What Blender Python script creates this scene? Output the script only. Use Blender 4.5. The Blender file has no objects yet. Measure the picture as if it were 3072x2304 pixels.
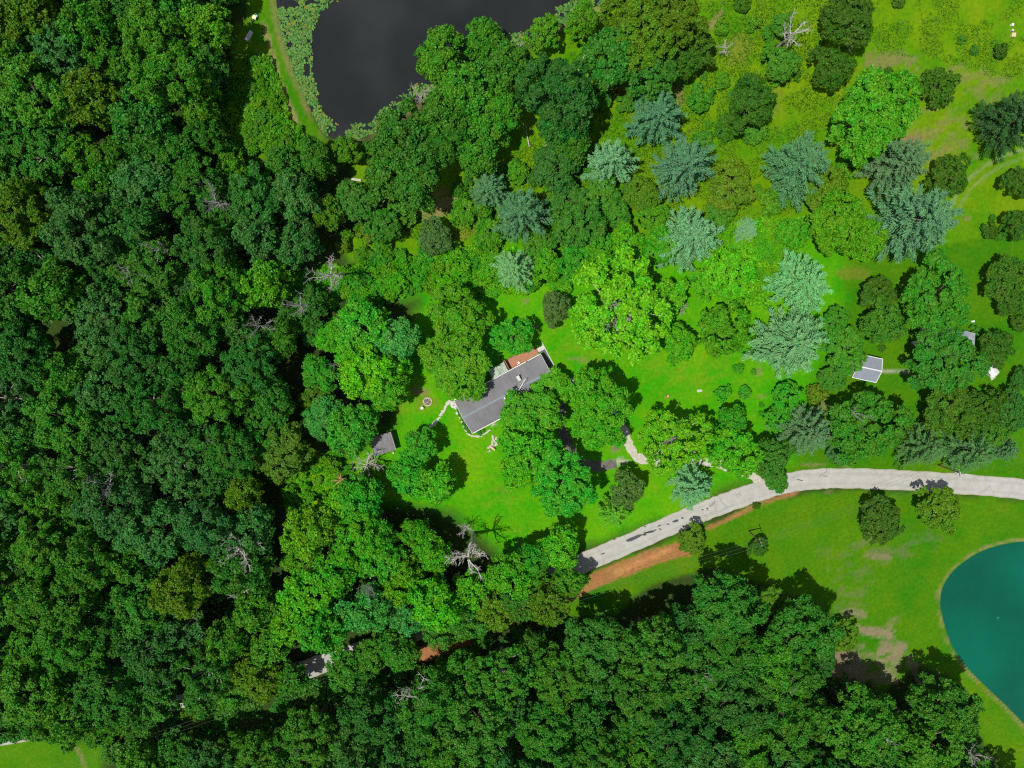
import bpy, math, random
import numpy as np
from mathutils import Vector

random.seed(7)
rng = np.random.default_rng(7)
S = bpy.context.scene
COL = S.collection

# ------------------------------------------------------------------ camera
H = 171.0                      # drone height above the ground, metres
FPX = 2050.0                   # focal length in pixels of the 3072 px wide photograph
TILT = -math.atan(245.0 / FPX)
cam_d = bpy.data.cameras.new('drone_camera')
cam_d.sensor_width = 36.0
cam_d.lens = 36.0 * FPX / 3072.0
cam_d.clip_start = 0.5
cam_d.clip_end = 9000.0
cam = bpy.data.objects.new('drone_camera', cam_d)
cam.location = (0, 0, H)
cam.rotation_euler = (TILT, 0, 0)
COL.objects.link(cam)
S.camera = cam

# ------------------------------------------------------------------ sky and sun
SUN_EL = math.radians(70)
SDX, SDY = 0.97, 0.22          # direction in which shadows fall
_n = math.hypot(SDX, SDY); SDX /= _n; SDY /= _n
w = bpy.data.worlds.new('World'); S.world = w; w.use_nodes = True
nt = w.node_tree; nt.nodes.clear()
o_ = nt.nodes.new('ShaderNodeOutputWorld'); bg = nt.nodes.new('ShaderNodeBackground')
sky = nt.nodes.new('ShaderNodeTexSky'); sky.sky_type = 'NISHITA'; sky.sun_disc = False
sky.sun_elevation = SUN_EL; sky.sun_rotation = math.atan2(-SDX, -SDY) % (2 * math.pi)
sky.altitude = 300; sky.dust_density = 0.6
tc = nt.nodes.new('ShaderNodeTexCoord'); nz = nt.nodes.new('ShaderNodeTexNoise')
nz.inputs['Scale'].default_value = 6.5; nz.inputs['Detail'].default_value = 6
rp = nt.nodes.new('ShaderNodeValToRGB')
rp.color_ramp.elements[0].position = 0.50; rp.color_ramp.elements[1].position = 0.70
rp.color_ramp.elements[0].color = (0, 0, 0, 1); rp.color_ramp.elements[1].color = (.75, .75, .75, 1)
mx = nt.nodes.new('ShaderNodeMix'); mx.data_type = 'RGBA'
mx.inputs['B'].default_value = (24.0, 24.4, 25.0, 1)
nt.links.new(tc.outputs['Generated'], nz.inputs['Vector'])
nt.links.new(nz.outputs['Fac'], rp.inputs['Fac'])
nt.links.new(rp.outputs['Color'], mx.inputs['Factor'])
nt.links.new(sky.outputs['Color'], mx.inputs['A'])
nt.links.new(mx.outputs['Result'], bg.inputs['Color'])
bg.inputs['Strength'].default_value = 0.065
nt.links.new(bg.outputs['Background'], o_.inputs['Surface'])

sl = bpy.data.lights.new('sun', 'SUN'); sl.energy = 4.4; sl.angle = math.radians(0.53); sl.color = (1.0, .965, .90)
so = bpy.data.objects.new('sun', sl); COL.objects.link(so)
so.rotation_euler = Vector((SDX * math.cos(SUN_EL), SDY * math.cos(SUN_EL), -math.sin(SUN_EL))).to_track_quat('-Z', 'Y').to_euler()
so.location = (-60, -40, 200)

S.view_settings.view_transform = 'Standard'; S.view_settings.look = 'None'
S.view_settings.gamma = 1.0; S.view_settings.exposure = 0.0
S.cycles.use_denoising = False
S.cycles.filter_width = 1.15
S.cycles.sample_clamp_indirect = 4.0
S.cycles.max_bounces = 5; S.cycles.diffuse_bounces = 3; S.cycles.transmission_bounces = 3
S.cycles.glossy_bounces = 2; S.cycles.transparent_max_bounces = 4

# ------------------------------------------------------------------ surveying: photograph position -> place on the ground
CT, ST = math.cos(TILT), math.sin(TILT)
def at(u, v, z=0.0):
    dx = (u - 1536.0) / FPX; dy = -(v - 1152.0) / FPX
    yy = dy * CT + ST; zz = dy * ST - CT
    t = (H - z) / (-zz)
    return Vector((dx * t, yy * t, z))
def at_np(P, z=0.0):
    return np.array([tuple(at(u, v, z))[:2] for u, v in P])
def depth(u, v, z=0.0):
    dy = -(v - 1152.0) / FPX
    return (H - z) / (CT - dy * ST)

# ------------------------------------------------------------------ materials
def mat(name):
    m = bpy.data.materials.new(name); m.use_nodes = True
    return m, m.node_tree, m.node_tree.nodes['Principled BSDF']
def N(nt, t, **k):
    n = nt.nodes.new(t)
    for a, b in k.items():
        if a in n.inputs: n.inputs[a].default_value = b
        else: setattr(n, a, b)
    return n
def simple(name, c, rough=.8, var=.25, scale=3.0, c2=None, detail=5, metallic=0.0, bump=0.0):
    m, nt, b = mat(name)
    tcx = N(nt, 'ShaderNodeTexCoord'); n = N(nt, 'ShaderNodeTexNoise', Scale=scale, Detail=detail)
    nt.links.new(tcx.outputs['Object'], n.inputs['Vector'])
    r = N(nt, 'ShaderNodeValToRGB'); r.color_ramp.elements[0].position = .3; r.color_ramp.elements[1].position = .7
    lo = tuple(x * (1 - var) for x in c) if c2 is None else c2
    hi = tuple(min(1, x * (1 + var)) for x in c) if c2 is None else c
    r.color_ramp.elements[0].color = (*lo, 1); r.color_ramp.elements[1].color = (*hi, 1)
    nt.links.new(n.outputs['Fac'], r.inputs['Fac']); nt.links.new(r.outputs['Color'], b.inputs['Base Color'])
    b.inputs['Roughness'].default_value = rough; b.inputs['Metallic'].default_value = metallic
    if bump:
        bp = N(nt, 'ShaderNodeBump', Strength=bump, Distance=.05)
        nt.links.new(n.outputs['Fac'], bp.inputs['Height']); nt.links.new(bp.outputs['Normal'], b.inputs['Normal'])
    return m

def foliage(name, transl=.34, clump=.35, leafvar=.5, spec=.25, rough=.55):
    """leaf colour = the tree's own colour, varied from leaf to leaf and from bough to bough"""
    m, nt, b = mat(name)
    oi = N(nt, 'ShaderNodeObjectInfo'); ge = N(nt, 'ShaderNodeNewGeometry'); tcx = N(nt, 'ShaderNodeTexCoord')
    n = N(nt, 'ShaderNodeTexNoise', Scale=clump, Detail=2.0)
    nt.links.new(tcx.outputs['Object'], n.inputs['Vector'])
    mr = N(nt, 'ShaderNodeMapRange'); mr.inputs['To Min'].default_value = 1 - leafvar; mr.inputs['To Max'].default_value = 1 + leafvar
    nt.links.new(ge.outputs['Random Per Island'], mr.inputs['Value'])
    hs = N(nt, 'ShaderNodeHueSaturation')
    mh = N(nt, 'ShaderNodeMapRange'); mh.inputs['From Min'].default_value = .3; mh.inputs['From Max'].default_value = .7
    mh.inputs['To Min'].default_value = .482; mh.inputs['To Max'].default_value = .518
    nt.links.new(n.outputs['Fac'], mh.inputs['Value']); nt.links.new(mh.outputs['Result'], hs.inputs['Hue'])
    nt.links.new(mr.outputs['Result'], hs.inputs['Value'])
    nt.links.new(oi.outputs['Color'], hs.inputs['Color'])
    nt.links.new(hs.outputs['Color'], b.inputs['Base Color'])
    b.inputs['Roughness'].default_value = rough; b.inputs['Specular IOR Level'].default_value = spec
    tr = N(nt, 'ShaderNodeBsdfTranslucent'); mxs = N(nt, 'ShaderNodeMixShader'); mxs.inputs[0].default_value = transl
    nt.links.new(hs.outputs['Color'], tr.inputs['Color'])
    out = nt.nodes['Material Output']
    nt.links.new(b.outputs['BSDF'], mxs.inputs[1]); nt.links.new(tr.outputs['BSDF'], mxs.inputs[2])
    nt.links.new(mxs.outputs['Shader'], out.inputs['Surface'])
    return m

M = {}
M['leaf'] = foliage('broadleaf_foliage')
M['needle'] = foliage('pine_needles', transl=.15, clump=.5, leafvar=.35, spec=.3)
M['brush'] = foliage('brush_foliage', transl=.3, clump=.12, leafvar=.55)
M['bark'] = simple('bark', (.13, .10, .075), .9, .3, 4)
M['deadwood'] = simple('bleached_deadwood', (.43, .395, .355), .9, .25, 2.0)
M['greywood'] = simple('grey_dead_branch', (.34, .32, .30), .9, .3, 2.0)
M['splinter'] = simple('fresh_splintered_wood', (.55, .30, .14), .8, .3, 6)
M['concrete'] = simple('pale_concrete', (.52, .50, .45), .85, .12, 1.2)
M['stone'] = simple('pale_fieldstone', (.50, .46, .38), .9, .25, 1.7)
M['ash'] = simple('ash_and_charred_wood', (.16, .13, .11), .95, .6, 5)
M['white'] = simple('white_paint', (.78, .78, .76), .5, .05, 3)
M['offwhite'] = simple('weathered_white_metal', (.66, .63, .62), .5, .15, 2.5)
M['siding'] = simple('pale_siding', (.48, .48, .45), .7, .06, 2)
M['glass'] = simple('window_glass', (.03, .04, .05), .08, .1, 2)
M['darkmetal'] = simple('dark_metal', (.05, .055, .06), .5, .2, 4)
M['polewood'] = simple('creosoted_pole', (.14, .085, .05), .9, .3, 3)
M['wire'] = simple('aluminium_wire', (.16, .17, .17), .5, .1, 3)
M['oldwood'] = simple('silvered_timber', (.50, .45, .38), .85, .25, 5)
M['brownwood'] = simple('brown_timber', (.20, .10, .06), .8, .25, 5)
M['redwood'] = simple('red_deck_stain', (.38, .16, .085), .7, .2, 3)
M['tar'] = simple('black_tar', (.045, .045, .055), .6, .25, 3)
M['blue'] = simple('blue_plastic', (.30, .48, .52), .4, .1, 3)
M['yellow'] = simple('yellow_plastic', (.72, .66, .30), .4, .1, 3)
M['tan'] = simple('tan_painted_wood', (.62, .47, .27), .7, .15, 4)
M['palegreen'] = simple('pale_green_paint', (.50, .62, .42), .6, .1, 3)
M['red'] = simple('red_cushion', (.55, .06, .07), .8, .1, 3)

def felt(name, c, streak=1.4, litter=None):
    """rolled roofing: faint streaks running down the slope, scuffs, optional leaf litter"""
    m, nt, b = mat(name)
    tcx = N(nt, 'ShaderNodeTexCoord'); mp = N(nt, 'ShaderNodeMapping'); mp.inputs['Scale'].default_value = (streak, .16, .16)
    nt.links.new(tcx.outputs['Object'], mp.inputs['Vector'])
    n = N(nt, 'ShaderNodeTexNoise', Scale=1.6, Detail=6.0); nt.links.new(mp.outputs['Vector'], n.inputs['Vector'])
    n2 = N(nt, 'ShaderNodeTexNoise', Scale=.35, Detail=4.0); nt.links.new(tcx.outputs['Object'], n2.inputs['Vector'])
    ad = N(nt, 'ShaderNodeMath', operation='ADD'); nt.links.new(n.outputs['Fac'], ad.inputs[0]); nt.links.new(n2.outputs['Fac'], ad.inputs[1])
    r = N(nt, 'ShaderNodeValToRGB'); r.color_ramp.elements[0].position = .7 * .5; r.color_ramp.elements[1].position = 1.0
    mm = N(nt, 'ShaderNodeMath', operation='MULTIPLY'); mm.inputs[1].default_value = .72
    nt.links.new(ad.outputs[0], mm.inputs[0]); nt.links.new(mm.outputs[0], r.inputs['Fac'])
    r.color_ramp.elements[0].color = (*[x * .78 for x in c], 1); r.color_ramp.elements[1].color = (*[x * 1.3 for x in c], 1)
    last = r.outputs['Color']
    if litter:
        n3 = N(nt, 'ShaderNodeTexNoise', Scale=.9, Detail=7.0); nt.links.new(tcx.outputs['Object'], n3.inputs['Vector'])
        r3 = N(nt, 'ShaderNodeValToRGB'); r3.color_ramp.elements[0].position = .5; r3.color_ramp.elements[1].position = .68
        r3.color_ramp.elements[0].color = (0, 0, 0, 1); r3.color_ramp.elements[1].color = (.9, .9, .9, 1)
        nt.links.new(n3.outputs['Fac'], r3.inputs['Fac'])
        mxn = N(nt, 'ShaderNodeMix', data_type='RGBA'); mxn.inputs['B'].default_value = (*litter, 1)
        nt.links.new(r3.outputs['Color'], mxn.inputs['Factor']); nt.links.new(last, mxn.inputs['A']); last = mxn.outputs['Result']
    nt.links.new(last, b.inputs['Base Color']); b.inputs['Roughness'].default_value = .8
    return m
M['felt'] = felt('grey_roof_shingle', (.162, .158, .166))
M['shedfelt'] = felt('shed_roofing', (.14, .145, .16), litter=(.27, .17, .12))
M['tin'] = simple('grey_ribbed_steel', (.24, .27, .315), .4, .06, .8)
M['greyroof'] = simple('blue_grey_roofing', (.30, .33, .37), .6, .3, .6)

# ------------------------------------------------------------------ object helpers
def tag(o, label=None, cat=None, group=None, kind=None):
    if label: o['label'] = label
    if cat: o['category'] = cat
    if group: o['group'] = group
    if kind: o['kind'] = kind
    return o
def empty(name, loc, rz=0.0):
    o = bpy.data.objects.new(name, None); o.empty_display_size = .3
    o.location = loc; o.rotation_euler = (0, 0, rz); COL.objects.link(o); return o
def link(name, me, parent=None, loc=None):
    o = bpy.data.objects.new(name, me); COL.objects.link(o)
    if parent is not None: o.parent = parent
    if loc is not None: o.location = loc
    return o
def mesh_np(name, V, F, m, smooth=False):
    """V (n,3), F (k,q) int array or list"""
    me = bpy.data.meshes.new(name)
    if isinstance(F, np.ndarray):
        k, q = F.shape
        me.vertices.add(len(V)); me.vertices.foreach_set('co', np.ascontiguousarray(V, dtype=np.float32).ravel())
        me.loops.add(k * q); me.loops.foreach_set('vertex_index', F.astype(np.int32).ravel())
        me.polygons.add(k); me.polygons.foreach_set('loop_start', np.arange(0, k * q, q, dtype=np.int32))
        me.polygons.foreach_set('loop_total', np.full(k, q, dtype=np.int32))
        me.update(calc_edges=True)
    else:
        me.from_pydata([tuple(v) for v in V], [], F); me.update()
    if smooth: me.polygons.foreach_set('use_smooth', [True] * len(me.polygons))
    me.materials.append(m)
    return me
class MB:
    def __init__(s): s.v = []; s.f = []
    def box(s, c, d, rz=0.0, taper=1.0, rx=0.0):
        i = len(s.v); hx, hy, hz = d[0] / 2, d[1] / 2, d[2] / 2
        for z in (-hz, hz):
            k = taper if z > 0 else 1.0
            for x, y in ((-hx, -hy), (hx, -hy), (hx, hy), (-hx, hy)):
                p = Vector((x * k, y * k, z))
                if rx: p = Vector((p.x, p.y * math.cos(rx) - p.z * math.sin(rx), p.y * math.sin(rx) + p.z * math.cos(rx)))
                s.v.append((c[0] + p.x * math.cos(rz) - p.y * math.sin(rz), c[1] + p.x * math.sin(rz) + p.y * math.cos(rz), c[2] + p.z))
        s.f += [tuple(i + k for k in q) for q in ((0, 3, 2, 1), (4, 5, 6, 7), (0, 1, 5, 4), (1, 2, 6, 5), (2, 3, 7, 6), (3, 0, 4, 7))]
        return s
    def tube(s, pts, rad, n=6, cap=True):
        pts = [Vector(p) for p in pts]; i0 = len(s.v); m = len(pts)
        if not hasattr(rad, '__len__'): rad = [rad] * m
        for k, p in enumerate(pts):
            d = (pts[min(k + 1, m - 1)] - pts[max(k - 1, 0)])
            d = d.normalized() if d.length > 1e-6 else Vector((0, 0, 1))
            a = d.cross(Vector((0, 0, 1)) if abs(d.z) < .9 else Vector((1, 0, 0))).normalized(); b = d.cross(a)
            for j in range(n):
                t = 2 * math.pi * j / n
                s.v.append(tuple(p + (a * math.cos(t) + b * math.sin(t)) * rad[k]))
        for k in range(m - 1):
            for j in range(n):
                q = (j + 1) % n
                s.f.append((i0 + k * n + j, i0 + k * n + q, i0 + (k + 1) * n + q, i0 + (k + 1) * n + j))
        if cap:
            s.f.append(tuple(i0 + j for j in range(n))); s.f.append(tuple(i0 + (m - 1) * n + j for j in reversed(range(n))))
        return s
    def poly(s, P):
        i = len(s.v); s.v += [tuple(p) for p in P]; s.f.append(tuple(range(i, i + len(P)))); return s
    def slab(s, P, th):
        """closed plate from a top outline"""
        n = len(P); i = len(s.v)
        s.v += [tuple(p) for p in P] + [(p[0], p[1], p[2] - th) for p in P]
        s.f.append(tuple(range(i, i + n))); s.f.append(tuple(i + n + k for k in reversed(range(n))))
        for k in range(n):
            q = (k + 1) % n; s.f.append((i + k, i + n + k, i + n + q, i + q))
        return s
    def mesh(s, name, m, smooth=False): return mesh_np(name, s.v, s.f, m, smooth)
    def build(s, name, m, parent=None, loc=None, smooth=False): return link(name, s.mesh(name, m, smooth), parent, loc)

# value noise for survey masks
def vnoise(x, y, sc, seed=0):
    r = np.random.default_rng(seed); G = r.random((128, 128))
    X = np.asarray(x) / sc + 1000; Y = np.asarray(y) / sc + 1000
    xi = np.floor(X).astype(int); yi = np.floor(Y).astype(int); fx = X - xi; fy = Y - yi
    fx = fx * fx * (3 - 2 * fx); fy = fy * fy * (3 - 2 * fy)
    g = lambda a, b: G[a % 128, b % 128]
    return (g(xi, yi) * (1 - fx) + g(xi + 1, yi) * fx) * (1 - fy) + (g(xi, yi + 1) * (1 - fx) + g(xi + 1, yi + 1) * fx) * fy
def fbm(x, y, sc, seed=0, o=4):
    s = 0; a = .5; t = 0
    for k in range(o):
        s = s + a * vnoise(x, y, sc / 2 ** k, seed + k); t += a; a *= .55
    return s / t
def sdist(P, X, Y):
    """signed distance to a polygon, positive inside"""
    d = np.full(X.shape, 1e9); ins = np.zeros(X.shape, bool); n = len(P)
    for i in range(n):
        ax, ay = P[i]; bx, by = P[(i + 1) % n]
        ex, ey = bx - ax, by - ay
        t = np.clip(((X - ax) * ex + (Y - ay) * ey) / (ex * ex + ey * ey + 1e-9), 0, 1)
        d = np.minimum(d, np.hypot(X - ax - t * ex, Y - ay - t * ey))
        c = ((ay > Y) != (by > Y)) & (X < (bx - ax) * (Y - ay) / (by - ay + 1e-12) + ax)
        ins ^= c
    return np.where(ins, d, -d)
def smooth_line(P, n=8):
    """Catmull-Rom through points"""
    P = [np.array(p, float) for p in P]; P = [2 * P[0] - P[1]] + P + [2 * P[-1] - P[-2]]; out = []
    for i in range(1, len(P) - 2):
        for k in range(n):
            t = k / n
            out.append(.5 * ((2 * P[i]) + (-P[i - 1] + P[i + 1]) * t + (2 * P[i - 1] - 5 * P[i] + 4 * P[i + 1] - P[i + 2]) * t * t + (-P[i - 1] + 3 * P[i] - 3 * P[i + 1] + P[i + 2]) * t ** 3))
    out.append(P[-2]); return np.array(out)

# ------------------------------------------------------------------ ground, ponds
LILY_SHORE = [(820, -60), (826, 20), (838, 90), (862, 170), (888, 240), (912, 295), (936, 345), (962, 390), (990, 415), (1040, 428), (1098, 412), (1150, 385), (1205, 345),
              (1262, 310), (1330, 270), (1400, 235), (1480, 200), (1545, 165), (1600, 130), (1650, 95), (1710, 62), (1775, 28), (1850, 0), (1890, -60)]
LP = np.vstack([smooth_line(at_np(LILY_SHORE), 5), at_np([(1900, -420), (800, -420)])])
TEAL_SHORE = [(3200, 1622), (3072, 1622), (2995, 1634), (2930, 1658), (2870, 1700), (2832, 1748), (2818, 1800), (2826, 1855), (2850, 1930), (2892, 1996), (2960, 2066), (3020, 2122), (3085, 2190), (3150, 2270)]
TP = np.vstack([smooth_line(at_np(TEAL_SHORE), 5), at_np([(3560, 2300), (3620, 1900), (3500, 1640)])])

gx = np.concatenate([[-4000, -900, -300], np.arange(-176, 176.1, .8), [300, 900, 4000]])
gy = np.concatenate([[-4000, -900, -300], np.arange(-158, 112.1, .8), [240, 900, 4000]])
GX, GY = np.meshgrid(gx, gy); GX = GX.ravel(); GY = GY.ravel()
dl = sdist(LP, GX, GY); dt = sdist(TP, GX, GY)
GZ = -np.clip(np.maximum(dl, dt) * .45, 0, 1.8)
nxg, nyg = len(gx), len(gy)
idx = np.arange(nxg * nyg).reshape(nyg, nxg)
GF = np.stack([idx[:-1, :-1], idx[:-1, 1:], idx[1:, 1:], idx[1:, :-1]], -1).reshape(-1, 4)

wob = (fbm(GX, GY, 9, 3) - .5) * 7.0        # natural, ragged edges between kinds of ground cover
fine = fbm(GX, GY, 2.6, 11) - .5
big = fbm(GX, GY, 22, 21) - .5
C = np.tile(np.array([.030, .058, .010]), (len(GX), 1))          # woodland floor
def blend(mask, col):
    global C
    col = np.asarray(col, float)
    C = C * (1 - mask[:, None]) + col * mask[:, None]
def zone(P, col, soft=1.6, rag=1.0):
    d = sdist(at_np(P), GX, GY) + wob * rag
    blend(np.clip(d / soft + .5, 0, 1), col)
def var(a, b, k):
    t = np.clip(k, 0, 1)[:, None]; return np.array(a) * (1 - t) + np.array(b) * t
mead = var((.054, .200, .001), (.138, .240, .002), .5 + 1.5 * (fbm(GX, GY, 13, 5) - .5) + 1.0 * fine)
lawn = var((.044, .272, .001), (.104, .305, .002), .40 + 1.9 * (fbm(GX, GY, 11, 6) - .5) + .8 * fine)
past = var((.032, .158, .001), (.082, .188, .002), .5 + 1.5 * (fbm(GX, GY, 15, 8) - .5) + .6 * fine)
nlawn = var((.034, .160, .001), (.082, .192, .002), .4 + 1.5 * (fbm(GX, GY, 10, 9) - .5) + .5 * fine)
# meadow beyond the lot
zone([(1190, 420), (1560, 150), (1700, 70), (1900, -120), (3400, -200), (3500, 800), (2700, 850), (2600, 780), (2380, 780), (2000, 740), (1500, 740), (1330, 760), (1040, 800), (1000, 700), (1180, 640), (1170, 500)], mead)
# brush bank and dam
zone([(735, 60), (790, 10), (830, -80), (860, 120), (900, 260), (960, 400), (1000, 430), (960, 450), (700, 480), (640, 380)], mead * .85)
zone([(745, -90), (805, -90), (830, 20), (850, 110), (880, 200), (905, 270), (950, 370), (985, 425), (915, 425), (885, 380), (855, 300), (830, 220), (800, 140), (735, 105), (745, 60)], nlawn, rag=.3)
# neighbour's lawn
zone([(2540, 740), (3400, 680), (3600, 1470), (3000, 1500), (2600, 1440), (2340, 1450), (2330, 1380), (2420, 1150)], nlawn)
# pasture round the teal pond
zone([(1640, 1840), (1760, 1720), (2050, 1600), (2300, 1500), (2500, 1470), (2800, 1480), (3300, 1520), (3700, 1700), (3700, 2600), (3100, 2400), (2960, 2230), (2860, 2050), (2760, 1990), (2640, 2080), (2560, 1980), (2480, 1830), (2330, 1780), (2150, 1700), (1950, 1760), (1850, 1850)], past, rag=.6)
# the house lot: mown grass, the lot's extra light painted into its green
zone([(1060, 870), (1330, 770), (1750, 730), (2300, 680), (2560, 640), (2520, 900), (2440, 1180), (2380, 1400), (2180, 1480), (1760, 1640), (1540, 1690), (1420, 1590), (1330, 1540), (1050, 1500), (1000, 1400), (1180, 1260), (1200, 1140), (1260, 900)], lawn, soft=4.5, rag=.7)
zone([(1060, 480), (1190, 480), (1170, 560), (1150, 580), (1060, 570)], mead, rag=.4)
zone([(870, 1370), (1010, 1360), (1120, 1390), (1160, 1440), (1090, 1500), (960, 1540), (880, 1540)], mead * 1.1, rag=.8)
# clearing at the bottom
zone([(-200, 2190), (90, 2180), (330, 2220), (320, 2330), (300, 2420), (-200, 2420)], nlawn, soft=5, rag=1.2)
zone([(420, 2160), (560, 2130), (640, 2150), (560, 2190), (440, 2230)], nlawn, rag=.4)
# rough field along the verge
TAN = np.array([.21, .165, .07]); CLAY = np.array([.34, .16, .06]); DRY = np.array([.15, .17, .02]); MUD = np.array([.18, .15, .085]); GRAV = np.array([.52, .49, .40])
streak = fbm(GX * .35 + GY * .1, GY * 1.6 - GX * .5, 1.8, 41)
def patch(u, v, ru, rv, ang, col, k=1.0, rag=.5, seed=0, thr=None):
    p = at(u, v); s = FPX / depth(u, v)
    X = (GX - p.x) * s; Y = -(GY - p.y) * s; a = math.radians(ang)
    xr = (X * math.cos(a) + Y * math.sin(a)) / ru; yr = (-X * math.sin(a) + Y * math.cos(a)) / rv
    d = 1 - np.hypot(xr, yr) + rag * 2 * (fbm(GX, GY, 2.5, 60 + seed) - .5)
    m = np.clip(d * 3, 0, 1) * k
    if thr is not None: m = m * np.clip((streak - thr) * 9, 0, 1)
    blend(m, col)
def trail(P, wpx, col, k=1.0, rag=.35, seed=0):
    L = smooth_line(at_np(P), 6); s = FPX / depth(*P[0]); wm = wpx / s
    d = np.full(GX.shape, 1e9)
    for i in range(len(L) - 1):
        ax, ay = L[i]; ex, ey = L[i + 1] - L[i]
        t = np.clip(((GX - ax) * ex + (GY - ay) * ey) / (ex * ex + ey * ey + 1e-9), 0, 1)
        d = np.minimum(d, np.hypot(GX - ax - t * ex, GY - ay - t * ey))
    m = np.clip((wm - d) / .5 + .5 + rag * 4 * (fbm(GX, GY, 1.8, 80 + seed) - .5), 0, 1) * k
    blend(m, col)
# dry mown hay field, bare spots
for (u, v, ru, rv, a, k) in [(2690, 190, 110, 40, 14, .65), (2780, 400, 150, 120, 20, .55), (2930, 250, 100, 50, 10, .5), (2690, 430, 70, 40, -10, .8), (2590, 440, 60, 30, 0, .6)]:
    patch(u, v, ru, rv, a, TAN * .95, k, .9, int(u), thr=.38)
for (u, v, ru, rv, a, c, k) in [(2215, 150, 40, 60, 20, DRY, .7), (1850, 270, 75, 14, 22, TAN, .9), (2030, 260, 18, 60, -20, TAN, .8), (2150, 55, 14, 45, 35, TAN, .8), (1330, 625, 95, 26, -20, TAN, .85), (1310, 590, 60, 22, -25, TAN * .8, .5),
        (1935, 360, 60, 20, 10, DRY, .4), (1400, 700, 60, 20, -20, DRY, .7), (2320, 300, 40, 50, 0, DRY, .5), (2440, 160, 12, 20, 0, TAN, .7), (2900, 655, 14, 9, 0, TAN, .8), (2560, 820, 60, 22, 0, DRY, .6),
        (2470, 1210, 18, 40, 0, TAN, .5), (2440, 1395, 40, 10, 0, TAN, .6), (2540, 1398, 26, 6, 0, TAN, .6), (1575, 905, 12, 8, 0, TAN, .9), (2003, 1188, 9, 7, 0, CLAY, .9), (1262, 1175, 34, 14, 5, TAN, .8), (1275, 1205, 45, 26, 0, DRY, .5),
        (1847, 1345, 17, 20, 30, MUD, .95), (1862, 1385, 30, 9, 0, GRAV * .8, .9), (1735, 1078, 40, 8, 8, TAN, .5), (1840, 1130, 30, 12, 20, DRY, .4), (2283, 1190, 14, 5, 0, TAN, .6), (2275, 1115, 12, 14, 0, TAN, .6), (2230, 1185, 30, 10, 0, DRY, .3),
        (1480, 1270, 12, 8, 0, GRAV, .8), (1120, 1440, 60, 40, 0, DRY, .6), (1070, 1480, 40, 22, 20, DRY, .6), (1470, 1690, 16, 10, 0, TAN, .8), (1560, 1630, 18, 12, 0, TAN, .6), (1500, 1470, 40, 10, 20, DRY, .4), (1490, 1870, 16, 40, 10, CLAY, .8)]:
    patch(u, v, ru, rv, a, c, k, .5, int(u + v))
for (u, v, ru, rv, a, k) in [(1700, 1020, 120, 60, 10, .45), (1950, 1120, 130, 60, 15, .5), (2150, 1100, 110, 90, 0, .45), (2240, 1300, 60, 50, 0, .5), (1480, 1480, 60, 90, 0, .45), (1400, 1380, 70, 60, 0, .4), (1240, 1230, 60, 40, 0, .5), (1960, 1420, 60, 40, 0, .4), (1620, 1130, 50, 40, 0, .4), (1600, 1590, 70, 40, 0, .5)]:
    patch(u, v, ru, rv, a, (.16, .25, .01), k * .75, 1.0, int(u + v), thr=.46)
# eroded bank between the wood and the teal pond
for (u, v, ru, rv, a, k) in [(2620, 1895, 60, 18, 6, .95), (2670, 1960, 45, 40, 40, .9), (2550, 1990, 60, 50, 30, .8), (2590, 2030, 70, 28, 0, .8), (2740, 1990, 16, 40, -25, .8), (2570, 1840, 36, 14, 0, .7), (2640, 1672, 40, 8, 5, .7), (2600, 1662, 22, 7, 0, .7), (2680, 1870, 16, 20, 30, .5)]:
    patch(u, v, ru * 1.25, rv * 1.25, a, MUD * 1.2, k, .8, int(u + v), thr=.30)
for (u, v, ru, rv, a, k) in [(2650, 1640, 160, 60, -12, .35), (2560, 1760, 60, 90, 0, .3), (2320, 1480, 90, 6, -18, .8), (2450, 1478, 70, 5, 0, .7)]:
    patch(u, v, ru, rv, a, MUD * .9, k, .9, int(u + v), thr=.45)
# clay cut beside the road and down under the wood
trail([(2060, 1645), (1960, 1672), (1860, 1712), (1770, 1748), (1690, 1790), (1560, 1840), (1400, 1915), (1200, 1990)], 24, CLAY * .92, .95, .5, 1)
trail([(2010, 1650), (1930, 1682), (1850, 1718)], 8, CLAY * 1.35, .7, .8, 2)
trail([(2390, 1478), (2300, 1505), (2180, 1560), (2120, 1585)], 6, CLAY * .9, .9, .5, 3)
trail([(640, 2115), (560, 2140), (500, 2152)], 12, MUD * .7, .9, .4, 4)
# wheel tracks
trail([(3100, 440), (3030, 462), (2960, 495), (2900, 545), (2860, 605), (2840, 660)], 4, np.array([.20, .25, .10]), .85, .3, 5)
trail([(3100, 468), (3040, 484), (2975, 516), (2918, 562), (2880, 615)], 3, np.array([.20, .25, .10]), .6, .3, 6)
trail([(790, 70), (800, 100), (812, 140), (832, 220), (860, 300), (882, 350), (905, 405)], 6, TAN * 1.25, 1.0, .5, 7)
trail([(824, 60), (845, 130), (870, 210), (898, 290), (935, 360)], 3, DRY, .6, .5, 8)
trail([(225, 2240), (245, 2270), (255, 2310)], 4, TAN, .8, .3, 9)
trail([(2645, 1113), (2700, 1115), (2745, 1118), (2800, 1122)], 2.5, GRAV * .8, .9, .5, 10)
# shore
bw = .25 + 1.1 * fbm(GX, GY, 5, 35) ** 2; bank = np.clip(1.2 - np.abs(dt + .3) / bw, 0, 1) * np.clip((fbm(GX, GY, 2.2, 36) - .25) * 4, 0, 1); blend(bank * .85, (.24, .20, .08))
bank = np.clip(1.2 - np.abs(dl + .3) / .9, 0, 1) * np.clip((fbm(GX, GY, 4, 33) - .35) * 5, 0, 1); blend(bank * .6, (.24, .17, .08))
blend(np.clip(np.maximum(dl, dt) / 1.2 - .2, 0, 1), (.035, .035, .022))

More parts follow.
